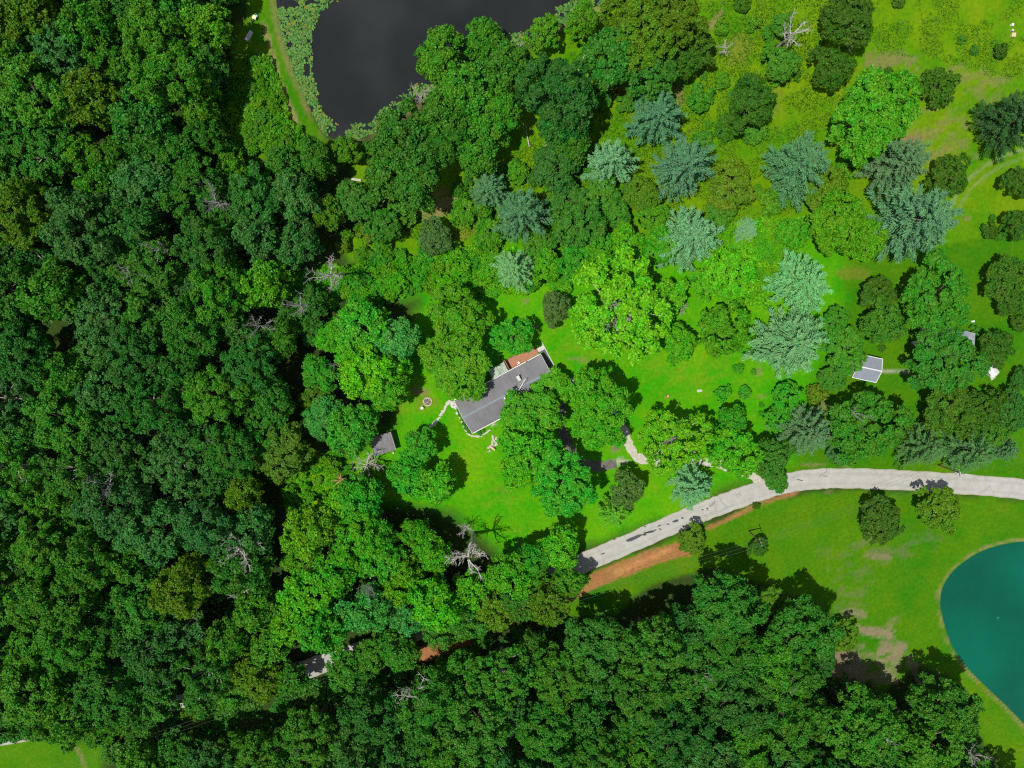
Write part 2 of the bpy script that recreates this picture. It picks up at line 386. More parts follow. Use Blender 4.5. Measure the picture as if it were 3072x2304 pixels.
me = mesh_np('ground', np.stack([GX, GY, GZ], -1), GF, None or bpy.data.materials.new('tmp'), True)
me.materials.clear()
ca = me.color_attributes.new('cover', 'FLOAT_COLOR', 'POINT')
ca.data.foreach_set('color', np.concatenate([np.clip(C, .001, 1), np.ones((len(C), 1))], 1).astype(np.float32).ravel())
gm, nt, b = mat('ground_cover')
vc = N(nt, 'ShaderNodeVertexColor', layer_name='cover'); ge = N(nt, 'ShaderNodeNewGeometry')
n1 = N(nt, 'ShaderNodeTexNoise', Scale=1.1, Detail=8.0, Roughness=.72); nt.links.new(ge.outputs['Position'], n1.inputs['Vector'])
n2 = N(nt, 'ShaderNodeTexNoise', Scale=.22, Detail=5.0); nt.links.new(ge.outputs['Position'], n2.inputs['Vector'])
m1 = N(nt, 'ShaderNodeMapRange'); m1.inputs['From Min'].default_value = .25; m1.inputs['From Max'].default_value = .75; m1.inputs['To Min'].default_value = .68; m1.inputs['To Max'].default_value = 1.3
nt.links.new(n1.outputs['Fac'], m1.inputs['Value'])
m2 = N(nt, 'ShaderNodeMapRange'); m2.inputs['From Min'].default_value = .3; m2.inputs['From Max'].default_value = .7; m2.inputs['To Min'].default_value = .487; m2.inputs['To Max'].default_value = .513
nt.links.new(n2.outputs['Fac'], m2.inputs['Value'])
hs = N(nt, 'ShaderNodeHueSaturation'); nt.links.new(vc.outputs['Color'], hs.inputs['Color'])
nt.links.new(m1.outputs['Result'], hs.inputs['Value']); nt.links.new(m2.outputs['Result'], hs.inputs['Hue'])
nt.links.new(hs.outputs['Color'], b.inputs['Base Color']); b.inputs['Roughness'].default_value = .95; b.inputs['Specular IOR Level'].default_value = .1
bp = N(nt, 'ShaderNodeBump', Strength=.6, Distance=.25); nt.links.new(n1.outputs['Fac'], bp.inputs['Height']); nt.links.new(bp.outputs['Normal'], b.inputs['Normal'])
me.materials.append(gm)
tag(link('ground', me), kind='structure')

def water(name, P, c, rough, grow, wave):
    m, nt, b = mat(name + '_surface')
    ge = N(nt, 'ShaderNodeNewGeometry'); n = N(nt, 'ShaderNodeTexNoise', Scale=.05, Detail=4.0); nt.links.new(ge.outputs['Position'], n.inputs['Vector'])
    r = N(nt, 'ShaderNodeValToRGB'); r.color_ramp.elements[0].color = (*[x * .85 for x in c], 1); r.color_ramp.elements[1].color = (*[x * 1.15 for x in c], 1)
    nt.links.new(n.outputs['Fac'], r.inputs['Fac']); nt.links.new(r.outputs['Color'], b.inputs['Base Color'])
    b.inputs['Roughness'].default_value = rough; b.inputs['IOR'].default_value = 1.33
    n.inputs['Scale'].default_value = .035; n.inputs['Detail'].default_value = 6
    r.color_ramp.elements[0].color = (*[x * .72 for x in c], 1); r.color_ramp.elements[1].color = (*[x * 1.28 for x in c], 1)
    r.color_ramp.elements[0].position = .3; r.color_ramp.elements[1].position = .7
    n2 = N(nt, 'ShaderNodeTexNoise', Scale=1.2, Detail=3.0); nt.links.new(ge.outputs['Position'], n2.inputs['Vector'])
    bp = N(nt, 'ShaderNodeBump', Strength=wave, Distance=.05); nt.links.new(n2.outputs['Fac'], bp.inputs['Height']); nt.links.new(bp.outputs['Normal'], b.inputs['Normal'])
    mb = MB(); mb.poly([(p[0], p[1], -.16) for p in P]); o = mb.build(name, m); tag(o, kind='structure'); return o
water('lily_pond_water', LP, (.019, .0215, .0215), .04, 0, .02)
water('teal_pond_water', TP, (.0008, .098, .058), .28, 0, .12)
# ripple of an aerator in the teal pond
p = at(2993, 1853, -.16)
rp_ = empty('pond_aerator', (p.x, p.y, -.16)); tag(rp_, 'small bubbling aerator breaking the surface of the teal pond', 'aerator')
mb = MB()
for k in range(2):
    pts = [(math.cos(t) * (.2 + .25 * k), math.sin(t) * (.25 + .35 * k), .02) for t in np.linspace(0, 2 * math.pi, 17)]
    mb.tube(pts, .03, 5)
am = simple('pale_teal_foam', (.01, .19, .14), .4, .2, 3)
mb.build('ripple_ring', am, rp_)
mb = MB(); mb.tube([(0, 0, -.3), (0, 0, .1), (0, 0, .16)], [.22, .2, .05], 10); mb.build('float', am, rp_)

# ------------------------------------------------------------------ lily pads (uncountable)
def lily():
    n = 95000
    x0, x1 = LP[:, 0].min(), LP[:, 0].max(); y0 = LP[:, 1].min()
    X = rng.uniform(x0, x1, n); Y = rng.uniform(y0, 95, n)
    d = sdist(LP, X, Y)
    OPEN = at_np([(1012, -40), (1008, 0), (960, 36), (926, 90), (921, 130), (936, 210), (960, 290), (978, 332), (1008, 378), (1045, 388), (1095, 368), (1138, 342), (1192, 302), (1245, 262), (1330, 250), (1500, 150), (1528, 100), (1600, 90), (1640, 60), (1680, 20), (1760, -20), (1850, -60), (1900, -400), (1012, -400)])
    e = sdist(OPEN, X, Y) + (fbm(X, Y, 5, 71) - .5) * 3.5
    keep = (d > .2) & (e < .4)
    nn = fbm(X, Y, 2.2, 77)
    keep &= (rng.random(n) < np.clip(.95 - np.clip(e + 1.0, 0, 2) * .3, .15, 1)) & (nn > .37) & (fbm(X, Y, 7, 79) > .24)
    X, Y, d, e = X[keep], Y[keep], d[keep], e[keep]
    n = len(X); q = 7
    r = rng.uniform(.10, .20, n) + .2 * rng.random(n) ** 2; z = -.15 + rng.random(n) * .16 + .02; ph = rng.uniform(0, 6.28, n); tx = rng.normal(0, .22, n); ty = rng.normal(0, .22, n)
    V = np.zeros((n, q, 3))
    for k in range(q):
        t = ph + .35 + (2 * math.pi - .7) * k / (q - 1) if k else ph
        rr = r if k else r * .25
        cx, cy = np.cos(t) * rr, np.sin(t) * rr
        V[:, k] = np.stack([X + cx, Y + cy, z + cx * tx + cy * ty], -1)
    F = np.arange(n * q).reshape(n, q)
    m, nt, b = mat('lily_pad')
    ge = N(nt, 'ShaderNodeNewGeometry'); r_ = N(nt, 'ShaderNodeValToRGB')
    cr = r_.color_ramp; cr.elements[0].position = 0; cr.elements[0].color = (.030, .115, .012, 1); cr.elements[1].position = 1; cr.elements[1].color = (.15, .31, .09, 1)
    for ps, c in ((.3, (.05, .18, .026)), (.62, (.09, .24, .055)), (.88, (.15, .23, .018)), (.95, (.21, .14, .025))):
        el = cr.elements.new(ps); el.color = (*c, 1)
    nt.links.new(ge.outputs['Random Per Island'], r_.inputs['Fac']); nt.links.new(r_.outputs['Color'], b.inputs['Base Color']); b.inputs['Roughness'].default_value = .7; b.inputs['Specular IOR Level'].default_value = .2
    tag(link('lily_pads', mesh_np('lily_pads', V.reshape(-1, 3), F, m)), 'green and yellowing lily pads crowding the dark pond margin', 'lily pads', kind='stuff')
lily()

# ------------------------------------------------------------------ road, drive, paths
def strip(name, P, wpx, z, m, n=8, jag=.12, kind='structure', wid=None):
    L = smooth_line(at_np(P), n); s = FPX / depth(*P[len(P) // 2]); hw = wpx / s / 2 if wid is None else wid / 2
    V = []; AC = []; k = len(L)
    for i in range(k):
        t = L[min(i + 1, k - 1)] - L[max(i - 1, 0)]; t = t / np.hypot(*t); nn = np.array([-t[1], t[0]])
        a = hw + random.uniform(-jag, jag); b_ = hw + random.uniform(-jag, jag)
        for c_ in range(13):
            f = c_ / 6 - 1; q = (a if f > 0 else b_) * f
            p = L[i] + nn * q; V.append((p[0], p[1], z + .05 * (1 - f * f) * (1 if name == 'road' else .2))); AC.append(f)
    F = [(i * 13 + j, i * 13 + j + 1, i * 13 + j + 14, i * 13 + j + 13) for i in range(k - 1) for j in range(12)]
    F = [f[::-1] for f in F]
    me_ = mesh_np(name, V, F, m, True); at_ = me_.attributes.new('across', 'FLOAT', 'POINT'); at_.data.foreach_set('value', np.array(AC, dtype=np.float32))
    o = link(name, me_); tag(o, kind=kind); return o, L
ROAD = [(-500, 2290), (-100, 2225), (250, 2168), (520, 2118), (760, 2055), (980, 1988), (1200, 1912), (1480, 1805), (1765, 1682), (1900, 1625), (2048, 1560), (2160, 1515), (2270, 1476), (2350, 1452), (2440, 1438), (2560, 1435), (2800, 1446), (3072, 1468), (3500, 1520), (4200, 1640)]
rm, nt, b = mat('pale_worn_asphalt')
ge = N(nt, 'ShaderNodeNewGeometry')
n1 = N(nt, 'ShaderNodeTexNoise', Scale=.45, Detail=7.0, Roughness=.65); nt.links.new(ge.outputs['Position'], n1.inputs['Vector'])
r1 = N(nt, 'ShaderNodeValToRGB'); r1.color_ramp.elements[0].position = .3; r1.color_ramp.elements[1].position = .7
r1.color_ramp.elements[0].color = (.335, .325, .29, 1); r1.color_ramp.elements[1].color = (.435, .425, .385, 1); nt.links.new(n1.outputs['Fac'], r1.inputs['Fac'])
wp = N(nt, 'ShaderNodeTexNoise', Scale=.8, Detail=4.0); nt.links.new(ge.outputs['Position'], wp.inputs['Vector'])
av = N(nt, 'ShaderNodeMix', data_type='RGBA'); av.inputs['Factor'].default_value = .25; nt.links.new(ge.outputs['Position'], av.inputs['A']); nt.links.new(wp.outputs['Color'], av.inputs['B'])
vo = N(nt, 'ShaderNodeTexVoronoi', feature='DISTANCE_TO_EDGE', Scale=.28); nt.links.new(av.outputs['Result'], vo.inputs['Vector'])
cr = N(nt, 'ShaderNodeMath', operation='LESS_THAN'); cr.inputs[1].default_value = .010; nt.links.new(vo.outputs['Distance'], cr.inputs[0])
nb = N(nt, 'ShaderNodeTexNoise', Scale=.12, Detail=2.0); nt.links.new(ge.outputs['Position'], nb.inputs['Vector'])
gt = N(nt, 'ShaderNodeMath', operation='GREATER_THAN'); gt.inputs[1].default_value = .52; nt.links.new(nb.outputs['Fac'], gt.inputs[0])
ml = N(nt, 'ShaderNodeMath', operation='MULTIPLY'); nt.links.new(cr.outputs[0], ml.inputs[0]); nt.links.new(gt.outputs[0], ml.inputs[1])
m5 = N(nt, 'ShaderNodeMath', operation='MULTIPLY'); m5.inputs[1].default_value = .5; nt.links.new(ml.outputs[0], m5.inputs[0])
mxr = N(nt, 'ShaderNodeMix', data_type='RGBA'); mxr.inputs['B'].default_value = (.16, .155, .15, 1)
nt.links.new(m5.outputs[0], mxr.inputs['Factor']); nt.links.new(r1.outputs['Color'], mxr.inputs['A']); # tyre-polished lines and dusty, broken margins
aa = N(nt, 'ShaderNodeAttribute', attribute_name='across'); ab = N(nt, 'ShaderNodeMath', operation='ABSOLUTE'); nt.links.new(aa.outputs['Fac'], ab.inputs[0])
rw = N(nt, 'ShaderNodeValToRGB'); e0 = rw.color_ramp; e0.elements[0].position = 0; e0.elements[0].color = (1, 1, 1, 1); e0.elements[1].position = 1; e0.elements[1].color = (.72, .66, .52, 1)
for ps_, vv in ((.28, (1, 1, 1)), (.42, (.92, .92, .92)), (.56, (.93, .93, .93)), (.7, (1, 1, 1)), (.88, (1, .99, .96))): q_ = e0.elements.new(ps_); q_.color = (*vv, 1)
wn_ = N(nt, 'ShaderNodeMath', operation='MULTIPLY_ADD'); wn_.inputs[1].default_value = .22; nt.links.new(wp.outputs['Fac'], wn_.inputs[0]); nt.links.new(ab.outputs[0], wn_.inputs[2])
ws_ = N(nt, 'ShaderNodeMath', operation='SUBTRACT'); ws_.inputs[1].default_value = .11; nt.links.new(wn_.outputs[0], ws_.inputs[0]); nt.links.new(ws_.outputs[0], rw.inputs['Fac'])
mw = N(nt, 'ShaderNodeMix', data_type='RGBA', blend_type='MULTIPLY'); mw.inputs['Factor'].default_value = 1.0
nt.links.new(mxr.outputs['Result'], mw.inputs['A']); nt.links.new(rw.outputs['Color'], mw.inputs['B'])
nt.links.new(mw.outputs['Result'], b.inputs['Base Color']); b.inputs['Roughness'].default_value = .9
road, RL = strip('road', ROAD, 62, .012, rm, 10, .14)
gmv = simple('pale_gravel', (.56, .53, .45), .95, .3, 2.2, c2=(.34, .32, .24), bump=.4)
strip('gravel_drive', [(2290, 1466), (2262, 1432), (2190, 1402), (2090, 1384), (1990, 1386), (1912, 1372), (1884, 1325), (1872, 1290), (1830, 1225), (1770, 1175), (1715, 1146), (1680, 1170)], 26, .010, gmv, 8, .3)
strip('turning_drive', [(1850, 1392), (1790, 1398), (1730, 1372), (1690, 1300), (1680, 1240), (1690, 1175)], 30, .006, simple('dirt_painted_shade', (.13, .12, .10), .95, .3, 1.5), 8, .3)  # dirt drive, tree shade put into its dark colour
# black tar repairs on the road, each its own sheet
TARS = [(1904, 1613, 25, 6, -22), (1933, 1604, 7, 3, -5), (1937, 1598, 8, 3, -20), (1952, 1595, 12, 4, -18), (1966, 1590, 5, 2, -10), (1978, 1577, 6, 2, -30), (1980, 1587, 5, 2, 20), (2005, 1572, 5, 2, 0), (2026, 1563, 12, 4, -20), (2047, 1554, 4, 3, 0),
        (1843, 1617, 6, 2, -10), (1808, 1661, 8, 2, -20), (2108, 1529, 4, 2, 0), (2121, 1525, 3, 2, 0), (1935, 1580, 3, 2, 0), (2400, 1440, 10, 1.5, 10), (2475, 1428, 8, 1.2, 5)]
for (u, v, a, b2, an) in TARS:
    pts = []; c = at(u, v); s = FPX / depth(u, v); t0 = math.radians(-an)
    for k in range(12):
        t = 2 * math.pi * k / 12; r = random.uniform(.75, 1.2)
        x, y = math.cos(t) * a / s * r, math.sin(t) * b2 / s * r
        pts.append((c.x + x * math.cos(t0) - y * math.sin(t0), c.y + x * math.sin(t0) + y * math.cos(t0), .068))
    MB().poly(pts).build('tar_patch', M['tar'], road)
# stepping-stone path from the house
stone_path = empty('stone_path', at(1330, 1250)); tag(stone_path, kind='structure')
def stone_mesh(i):
    mb = MB(); r = random.Random(i); top = []
    n = 7
    for k in range(n):
        t = 2 * math.pi * k / n; q = r.uniform(.75, 1.15); top.append((math.cos(t) * q, math.sin(t) * q * .8, 1.0))
    mb.slab(top, 1.0)
    for k in range(n): x, y, z = mb.v[k]; mb.v[k] = (x * .86, y * .86, 1.0 + r.uniform(-.1, .12))
    return mb.mesh('stone', M['stone'])
STONES = [stone_mesh(i) for i in range(5)]
def stone(parent, p, r, h, name='stone'):
    o = link(name, random.choice(STONES), parent); base = parent.location if parent is not None else Vector((0, 0, 0))
    o.location = Vector(p) - base; o.scale = (r, r, h); o.rotation_euler = (0, 0, random.uniform(0, 6.28)); return o
L = smooth_line(at_np([(1352, 1203), (1344, 1210), (1335, 1222), (1322, 1245), (1308, 1265), (1296, 1277), (1280, 1288)]), 7)
for i, p in enumerate(L):
    for k in range(2):
        stone(stone_path, (p[0] + random.uniform(-.28, .28), p[1] + random.uniform(-.22, .22), -.02), random.uniform(.26, .42), .07)

# ------------------------------------------------------------------ trees
def quads(Cn, Nn, sx, sy, T=None):
    n = len(Cn)
    Nn = Nn / (np.linalg.norm(Nn, axis=1, keepdims=True) + 1e-9)
    if T is None: T = rng.normal(size=(n, 3))
    A = np.cross(Nn, T); A /= (np.linalg.norm(A, axis=1, keepdims=True) + 1e-9); B = np.cross(Nn, A)
    A = A * np.asarray(sx).reshape(-1, 1) * .5; B = B * np.asarray(sy).reshape(-1, 1) * .5
    V = np.stack([Cn - A - B * .6, Cn + A * .7 - B, Cn + A + B * .6, Cn - A * .7 + B], 1)
    return V.reshape(-1, 3)
def unit(n, up=0.0):
    d = rng.normal(size=(n, 3)); d /= np.linalg.norm(d, axis=1, keepdims=True); d[:, 2] += up
    return d / np.linalg.norm(d, axis=1, keepdims=True)
def broadleaf(i, R=6.0, nb=46, br=(.20, .33), nt_=15, nl=18, leaf=(.26, .46), vz=.85, zc=1.55, gap=0.0, flat=0.0, tuftr=.42, bark='bark'):
    """crown built of boughs > tufts > leaves; returns crown mesh, trunk mesh"""
    r = np.random.default_rng(100 + i)
    gi = (np.arange(nb) + .5) / nb; az = (np.arange(nb) * 2.39996 + r.normal(0, .25, nb)) % (2 * math.pi); el = np.arcsin(np.clip(1.0 - gi * 1.28 + r.normal(0, .06, nb), -.3, 1.0))
    ph = r.uniform(0, 6.28, 4)
    lob = 1 + .13 * np.sin(2 * az + ph[0]) + .11 * np.sin(3 * az + ph[1]) + .09 * np.sin(5 * az + ph[2])
    rad = R * lob * (1 - r.uniform(0, 1, nb) ** 2 * .42) * .80
    bc = np.stack([np.cos(az) * np.cos(el) * rad, np.sin(az) * np.cos(el) * rad, np.sin(el) * rad * vz + R * zc], -1)
    bc[:, 2] += r.normal(0, .07 * R, nb)
    brad = r.uniform(*br, nb) * R
    tuft = []; tdir = []; tk = []
    for k in range(nb):
        m = int(nt_ * (brad[k] / (.5 * (br[0] + br[1]) * R)) ** 2) + 3
        out = np.array([math.cos(az[k]) * math.cos(el[k]), math.sin(az[k]) * math.cos(el[k]), math.sin(el[k])])
        d = unit(m) + .55 * out + np.array([0, 0, .45]); d /= np.linalg.norm(d, axis=1, keepdims=True)
        q = brad[k] * r.uniform(.62, 1.08, (m, 1))
        tuft.append(bc[k] + d * q * np.array([1, 1, .8 - flat])); tdir.append(d)
    tuft = np.concatenate(tuft); tdir = np.concatenate(tdir)
    if gap: kp = r.random(len(tuft)) > gap; tuft = tuft[kp]; tdir = tdir[kp]
    m = len(tuft)
    ti = np.repeat(np.arange(m), nl)
    lc = tuft[ti] + unit(m * nl) * (r.random((m * nl, 1)) ** .5) * tuftr * r.uniform(.7, 1.3, (m, 1))[ti] * np.array([1.15, 1.15, .7])
    ln = tdir[ti] * .75 + unit(m * nl) * .75 + np.array([0, 0, .35])
    sz = r.uniform(*leaf, m * nl)
    V = quads(lc, ln, sz * 1.15, sz)
    kk = R / np.percentile(np.hypot(V[:, 0], V[:, 1]), 95.5)
    V[:, :2] *= kk; bc[:, :2] *= kk
    crown = mesh_np('crown', V, np.arange(len(V)).reshape(-1, 4), M['leaf'])
    mb = MB(); top = R * zc
    lean = r.normal(0, .05 * R, 2)
    tp = [(0, 0, -.2), (lean[0] * .3, lean[1] * .3, top * .35), (lean[0] * .7, lean[1] * .7, top * .75), (lean[0], lean[1], top * 1.05)]
    mb.tube(tp, [.062 * R, .046 * R, .036 * R, .015 * R], 8)
    for k in r.choice(nb, min(14, nb), replace=False):
        z0 = top * r.uniform(.45, .95); s = Vector((lean[0] * .7, lean[1] * .7, z0)); e = Vector(bc[k]); mid = s.lerp(e, .5) + Vector((0, 0, .05 * R))
        mb.tube([s, mid, e], [.022 * R, .015 * R, .005 * R], 5, False)
    return crown, mb.mesh('trunk', M[bark]), R, zc
def pine(i, R=6.0, hh=2.3, droop=.16, nw=12, dens=1.0):
    r = np.random.default_rng(300 + i); Ht = R * hh; Cc = []; Nn = []; Tt = []; SX = []; SY = []
    mb = MB(); mb.tube([(0, 0, -.2), (.03 * R, 0, Ht * .5), (0, .02 * R, Ht * .98)], [.05 * R, .03 * R, .006 * R], 8)
    ph = r.uniform(0, 6.28, 3)
    for wv in range(nw):
        f = wv / (nw - 1); z0 = Ht * (.20 + .77 * f); lmax = R * (1.0 - f) ** .72 * (1 if f > .12 else .93) + .14 * R
        kb = int(11 - 5 * f); a0 = r.uniform(0, 6.28)
        for k in range(kb):
            a = a0 + 2 * math.pi * k / kb + r.normal(0, .16)
            ln = lmax * r.uniform(.74, 1.06) * (1 + .06 * math.sin(2 * a + ph[0]) + .06 * math.sin(3 * a + ph[1]))
            up = (.10 + .75 * f) + r.normal(0, .06)
            d = np.array([math.cos(a), math.sin(a), 0.0]); sd = np.array([-math.sin(a), math.cos(a), 0])
            bend = r.normal(0, .10)
            P = lambda t: np.array([0, 0, z0]) + d * ln * t + sd * ln * bend * t * t + np.array([0, 0, ln * (up * t - droop * t * t + .18 * t ** 3)])
            mb.tube([P(0), P(.5), P(.97)], [.012 * R, .008 * R, .003 * R], 4, False)
            m = int(max(5, ln / R * 15 * dens))
            for q in range(m):
                t = .16 + .84 * (q + r.random()) / m; base = P(t); tl = ln * .27 * (1.12 - t) ** .7 + .05 * R
                for sgn in (-1, 1, 0):
                    if sgn == 0 and t < .8: continue
                    dirv = d * (.95 if sgn else 1.3) + sd * sgn * r.uniform(.3, .7) + np.array([0, 0, .18 + .3 * f + r.normal(0, .1)])
                    dirv /= np.linalg.norm(dirv)
                    nn = int(5 + tl / R * 14)
                    for e in range(nn):
                        s = (e + r.random()) / nn; pc = base + dirv * tl * s
                        td = dirv * .9 + r.normal(0, .38, 3); td /= np.linalg.norm(td)
                        Cc.append(pc + td * .12); Tt.append(td); Nn.append(np.array([0, 0, 1.0]) + r.normal(0, .5, 3)); SX.append(r.uniform(.08, .14)); SY.append(r.uniform(.36, .66))
    # quad long axis along the needle direction
    Cc, Nn, Tt = map(np.array, (Cc, Nn, Tt))
    V = quads(Cc, Nn, np.array(SX), np.array(SY), Tt)
    V[:, :2] *= R / np.percentile(np.hypot(V[:, 0], V[:, 1]), 97)
    crown = mesh_np('crown', V, np.arange(len(V)).reshape(-1, 4), M['needle'])
    return crown, mb.mesh('trunk', M['bark']), R, hh * .55
PROTO = {
    'b': [broadleaf(k, nb=random.randint(46, 60), br=(.17, .31), nt_=13, nl=20, leaf=(.22, .42), tuftr=.50) for k in range(8)],
    'f': [broadleaf(20 + k, nb=72, br=(.14, .23), nt_=9, nl=20, leaf=(.18, .36), tuftr=.42, vz=.8) for k in range(5)],
    's': [broadleaf(40 + k, nb=60, br=(.11, .22), nt_=9, nl=18, leaf=(.24, .44), gap=.15, vz=.7, zc=1.4, tuftr=.46, bark='deadwood') for k in range(3)],
    'c': [broadleaf(60 + k, nb=70, br=(.14, .2), nt_=10, nl=20, leaf=(.15, .30), tuftr=.3, vz=1.0, zc=1.1) for k in range(3)],
    'h': [broadleaf(80 + k, R=2.6, nb=20, br=(.26, .42), nt_=11, nl=14, leaf=(.16, .34), zc=.62, vz=.6, tuftr=.28) for k in range(4)],
    'B': [broadleaf(120 + k, R=10.0, nb=100, br=(.12, .23), nt_=17, nl=20, leaf=(.22, .42), tuftr=.52) for k in range(3)],
    'F': [broadleaf(140 + k, R=10.0, nb=130, br=(.09, .17), nt_=13, nl=19, leaf=(.20, .38), tuftr=.46, vz=.8) for k in range(2)],
    'S': [broadleaf(160 + k, R=11.0, nb=120, br=(.07, .15), nt_=11, nl=18, leaf=(.22, .42), gap=.12, vz=.7, zc=1.35, tuftr=.5, bark='deadwood') for k in range(2)],
    'p': [pine(k, dens=random.uniform(.8, 1.0), hh=random.uniform(2.0, 2.5)) for k in range(5)],
}
PAL = {
    'deep': (.040, .188, .018), 'oak': (.052, .228, .015), 'blue': (.058, .215, .034), 'olive': (.105, .240, .005), 'bright': (.088, .315, .006), 'yellow': (.22, .34, .008),
    'dark': (.054, .172, .006), 'mid': (.066, .262, .011), 'lime': (.112, .420, .003), 'fresh': (.080, .385, .005), 'spring': (.135, .44, .004), 'lolive': (.108, .355, .003), 'emerald': (.058, .355, .012), 'teal': (.068, .345, .046),  # lime to teal: lot foliage, lifted so the colour holds the lot's extra light
    'pine': (.090, .245, .095), 'ppale': (.160, .420, .145), 'pgreen': (.075, .215, .055), 'pyel': (.09, .25, .012), 'pdark': (.026, .105, .014), 'greyish': (.085, .20, .035), 'meadow': (.078, .210, .002),
}
TREES = []       # (x, y, r) for spacing
def tree(u, v, rpx, kind, col, label, cat='tree', group=None, zs=1.0, name=None):
    r = rpx * depth(u, v, 8) / FPX
    ps = PROTO[kind.upper() if kind in 'bfs' and r > 7.2 else kind]; crown, trunk, R, zc = random.choice(ps)
    for _ in range(2):
        s = r / R; z = zc * R * s * zs; r = rpx * depth(u, v, z) / FPX
    s = r / R; p = at(u, v, zc * R * s * zs)
    nm = name or {'p': 'pine_tree', 'h': 'shrub', 'c': 'cedar_tree'}.get(kind, 'broadleaf_tree')
    e = empty(nm, (p.x, p.y, 0), random.uniform(0, 6.28)); e.scale = (s * random.uniform(.95, 1.05), s * random.uniform(.95, 1.05), s * zs * random.uniform(.94, 1.06))
    tag(e, label, cat, group)
    c = link('crown', crown, e); link('trunk' if kind != 'h' else 'stem', trunk, e)
    k = PAL[col]; j = random.uniform(.88, 1.14)
    c.color = (k[0] * j * random.uniform(.85, 1.18), k[1] * j, k[2] * j * random.uniform(.8, 1.2), 1)
    TREES.append((p.x, p.y, r)); return e

# ---- single trees of the house lot and its neighbours: u v radius kind colour | label
LOT = '''
1376 958 102 b lolive .7|huge olive green oak whose crown rises behind the house roof
1370 1102 104 b lolive .6|huge olive green oak overhanging the stone path end of the roof
1540 1010 64 f emerald .7|emerald tree beside the red deck behind the house
1592 1256 98 b fresh .62|broad fresh green tree leaning over the front of the house roof
1655 1162 58 b fresh .6|fresh green tree at the front of the house beside the antenna
1795 1200 96 b fresh|tall fresh green tree between the house and the gravel drive
1800 1290 74 b fresh|rounded fresh green tree above the bend of the gravel drive
1580 1340 88 f fresh|loose fresh green tree beside the rock garden
1690 1450 106 f emerald|large speckled emerald tree with small bright leaf tufts on the lawn
1556 1410 60 f lime|small lime tree at the foot of the speckled emerald tree
1857 925 158 s spring|giant pale lime sycamore with bare white limbs on the back lawn
1990 900 70 s spring|pale lime sycamore side tree with open crown
1668 925 52 f greyish|small greyish half-bare tree beside the giant sycamore
2030 1035 58 b fresh|dark fresh green tree under the edge of the giant sycamore
2168 990 82 c lolive|round olive conifer standing alone on the back lawn
2015 1325 104 s spring|open pale lime tree beside the gravel patch of the drive
2187 1268 50 b emerald|dense round emerald tree at the end of the lawn
2200 1350 78 f fresh|fresh green tree leaning toward the road beside the drive mouth
2310 1370 66 f oak|dark green tree at the road edge of the lot
2360 1190 46 c emerald|columnar emerald conifer beside the small lawn shrubs
2335 1258 44 c emerald|second columnar emerald conifer toward the road
2330 1440 40 f mid|low dark tree reaching over the road edge
1256 1342 58 b emerald|emerald tree shading the lawn next to the shed
1300 1452 66 b fresh|fresh green tree below the shed with a yellowish side
1226 1418 60 b emerald|emerald tree beside the fallen deadwood and shed
1880 1470 58 f greyish|half-bare greyish shrub tree by the road verge
1845 1530 56 p lolive|spiky olive juniper by the road verge
1089 976 82 b emerald|tall emerald tree at the wooded side of the lot
1192 1010 70 b teal|blue-green tree at the wooded side of the lot
1103 1118 86 b lime|lime crowned tree at the wooded side of the lot
1178 1100 60 b fresh|fresh green tree facing the fire pit
1158 1172 66 b fresh|fresh green tree overlooking the fire pit
1062 1284 80 b emerald|emerald tree leaning over the shed roof
935 905 50 f deep|slim deep green tree between the two bare corner trees
880 955 52 b oak|dark tree beside the bare white corner tree
930 985 46 b oak|dark tree edging the wood below the bare white corner tree
1050 1040 58 b fresh|fresh green tree squeezed between two emerald trees
990 1010 50 b fresh|fresh green tree beside the grey broken snag
960 1120 56 b emerald|emerald tree edging the dark wood
950 1190 52 f olive|thin olive tree edging the dark wood
970 1250 60 b teal|blue-green tree edging the dark wood
850 1350 92 f pyel|feathery yellow-green tree on the edge of the wood
1080 1500 78 b emerald|emerald tree over the broken stump
2511 672 96 b lolive|wide olive oak at the pointed corner of the lot
2600 720 60 f lolive|olive tree beside the corner oak
2380 700 50 f fresh|fresh green bushy tree between the pale pines
2190 820 80 f lime|lime bushy tree below the tall pale pine
2110 850 50 f fresh|fresh green bushy tree next to the giant sycamore
1980 740 60 f fresh|fresh green tree beside the tall pale pine
1880 735 56 f lime|lime tree on the brushy back boundary of the lot
1790 740 56 f fresh|fresh green bushy tree on the brushy back boundary
1720 790 52 f emerald|emerald bushy tree behind the grey half-bare tree
1640 800 50 f lime|lime bushy tree beside the small blue pine
'''
PINES = '''
1968 352 88 p pine|tall blue-grey pine with drooping plumes by the dirt patch
1830 486 72 p ppale|pale star-shaped pine in the middle of the meadow edge
2048 498 92 p pine|broad blue-grey pine below the drooping pine
1566 640 86 p pine|broad blue-green pine above the tan clearing
1470 568 56 p pine|smaller blue-green pine joined to the broad one
2400 502 100 p pine|wide blue-green pine beside the bright meadow oak
2696 492 92 p pine|blue-green pine under the hay field
2745 660 122 p pine|very wide blue-green pine beside the wheel track
1542 806 62 p ppale|small pale blue pine on the brushy side of the lawn
2070 712 98 p ppale|tall pale mint pine on the brushy back boundary
2240 690 36 p ppale|thin pale mint pine among bright brush
2402 852 93 p ppale|wide pale mint pine over the back lawn
2372 1030 106 p ppale|widest pale mint pine beside the small lawn shrubs
2418 1292 76 p pine|blue-green pine between the columnar conifers and road
2520 1340 50 p pgreen|dull green pine on the road bank
2761 1338 66 p pgreen|dull green pine above the road
2905 1350 76 p pgreen|grey-green pine beside the utility pole
3012 1345 44 p pgreen|small dull pine past the utility pole
2076 1460 66 p ppale|pale mint pine reaching over the road
3035 362 92 p pdark|dark broad spruce at the end of the wheel track
'''
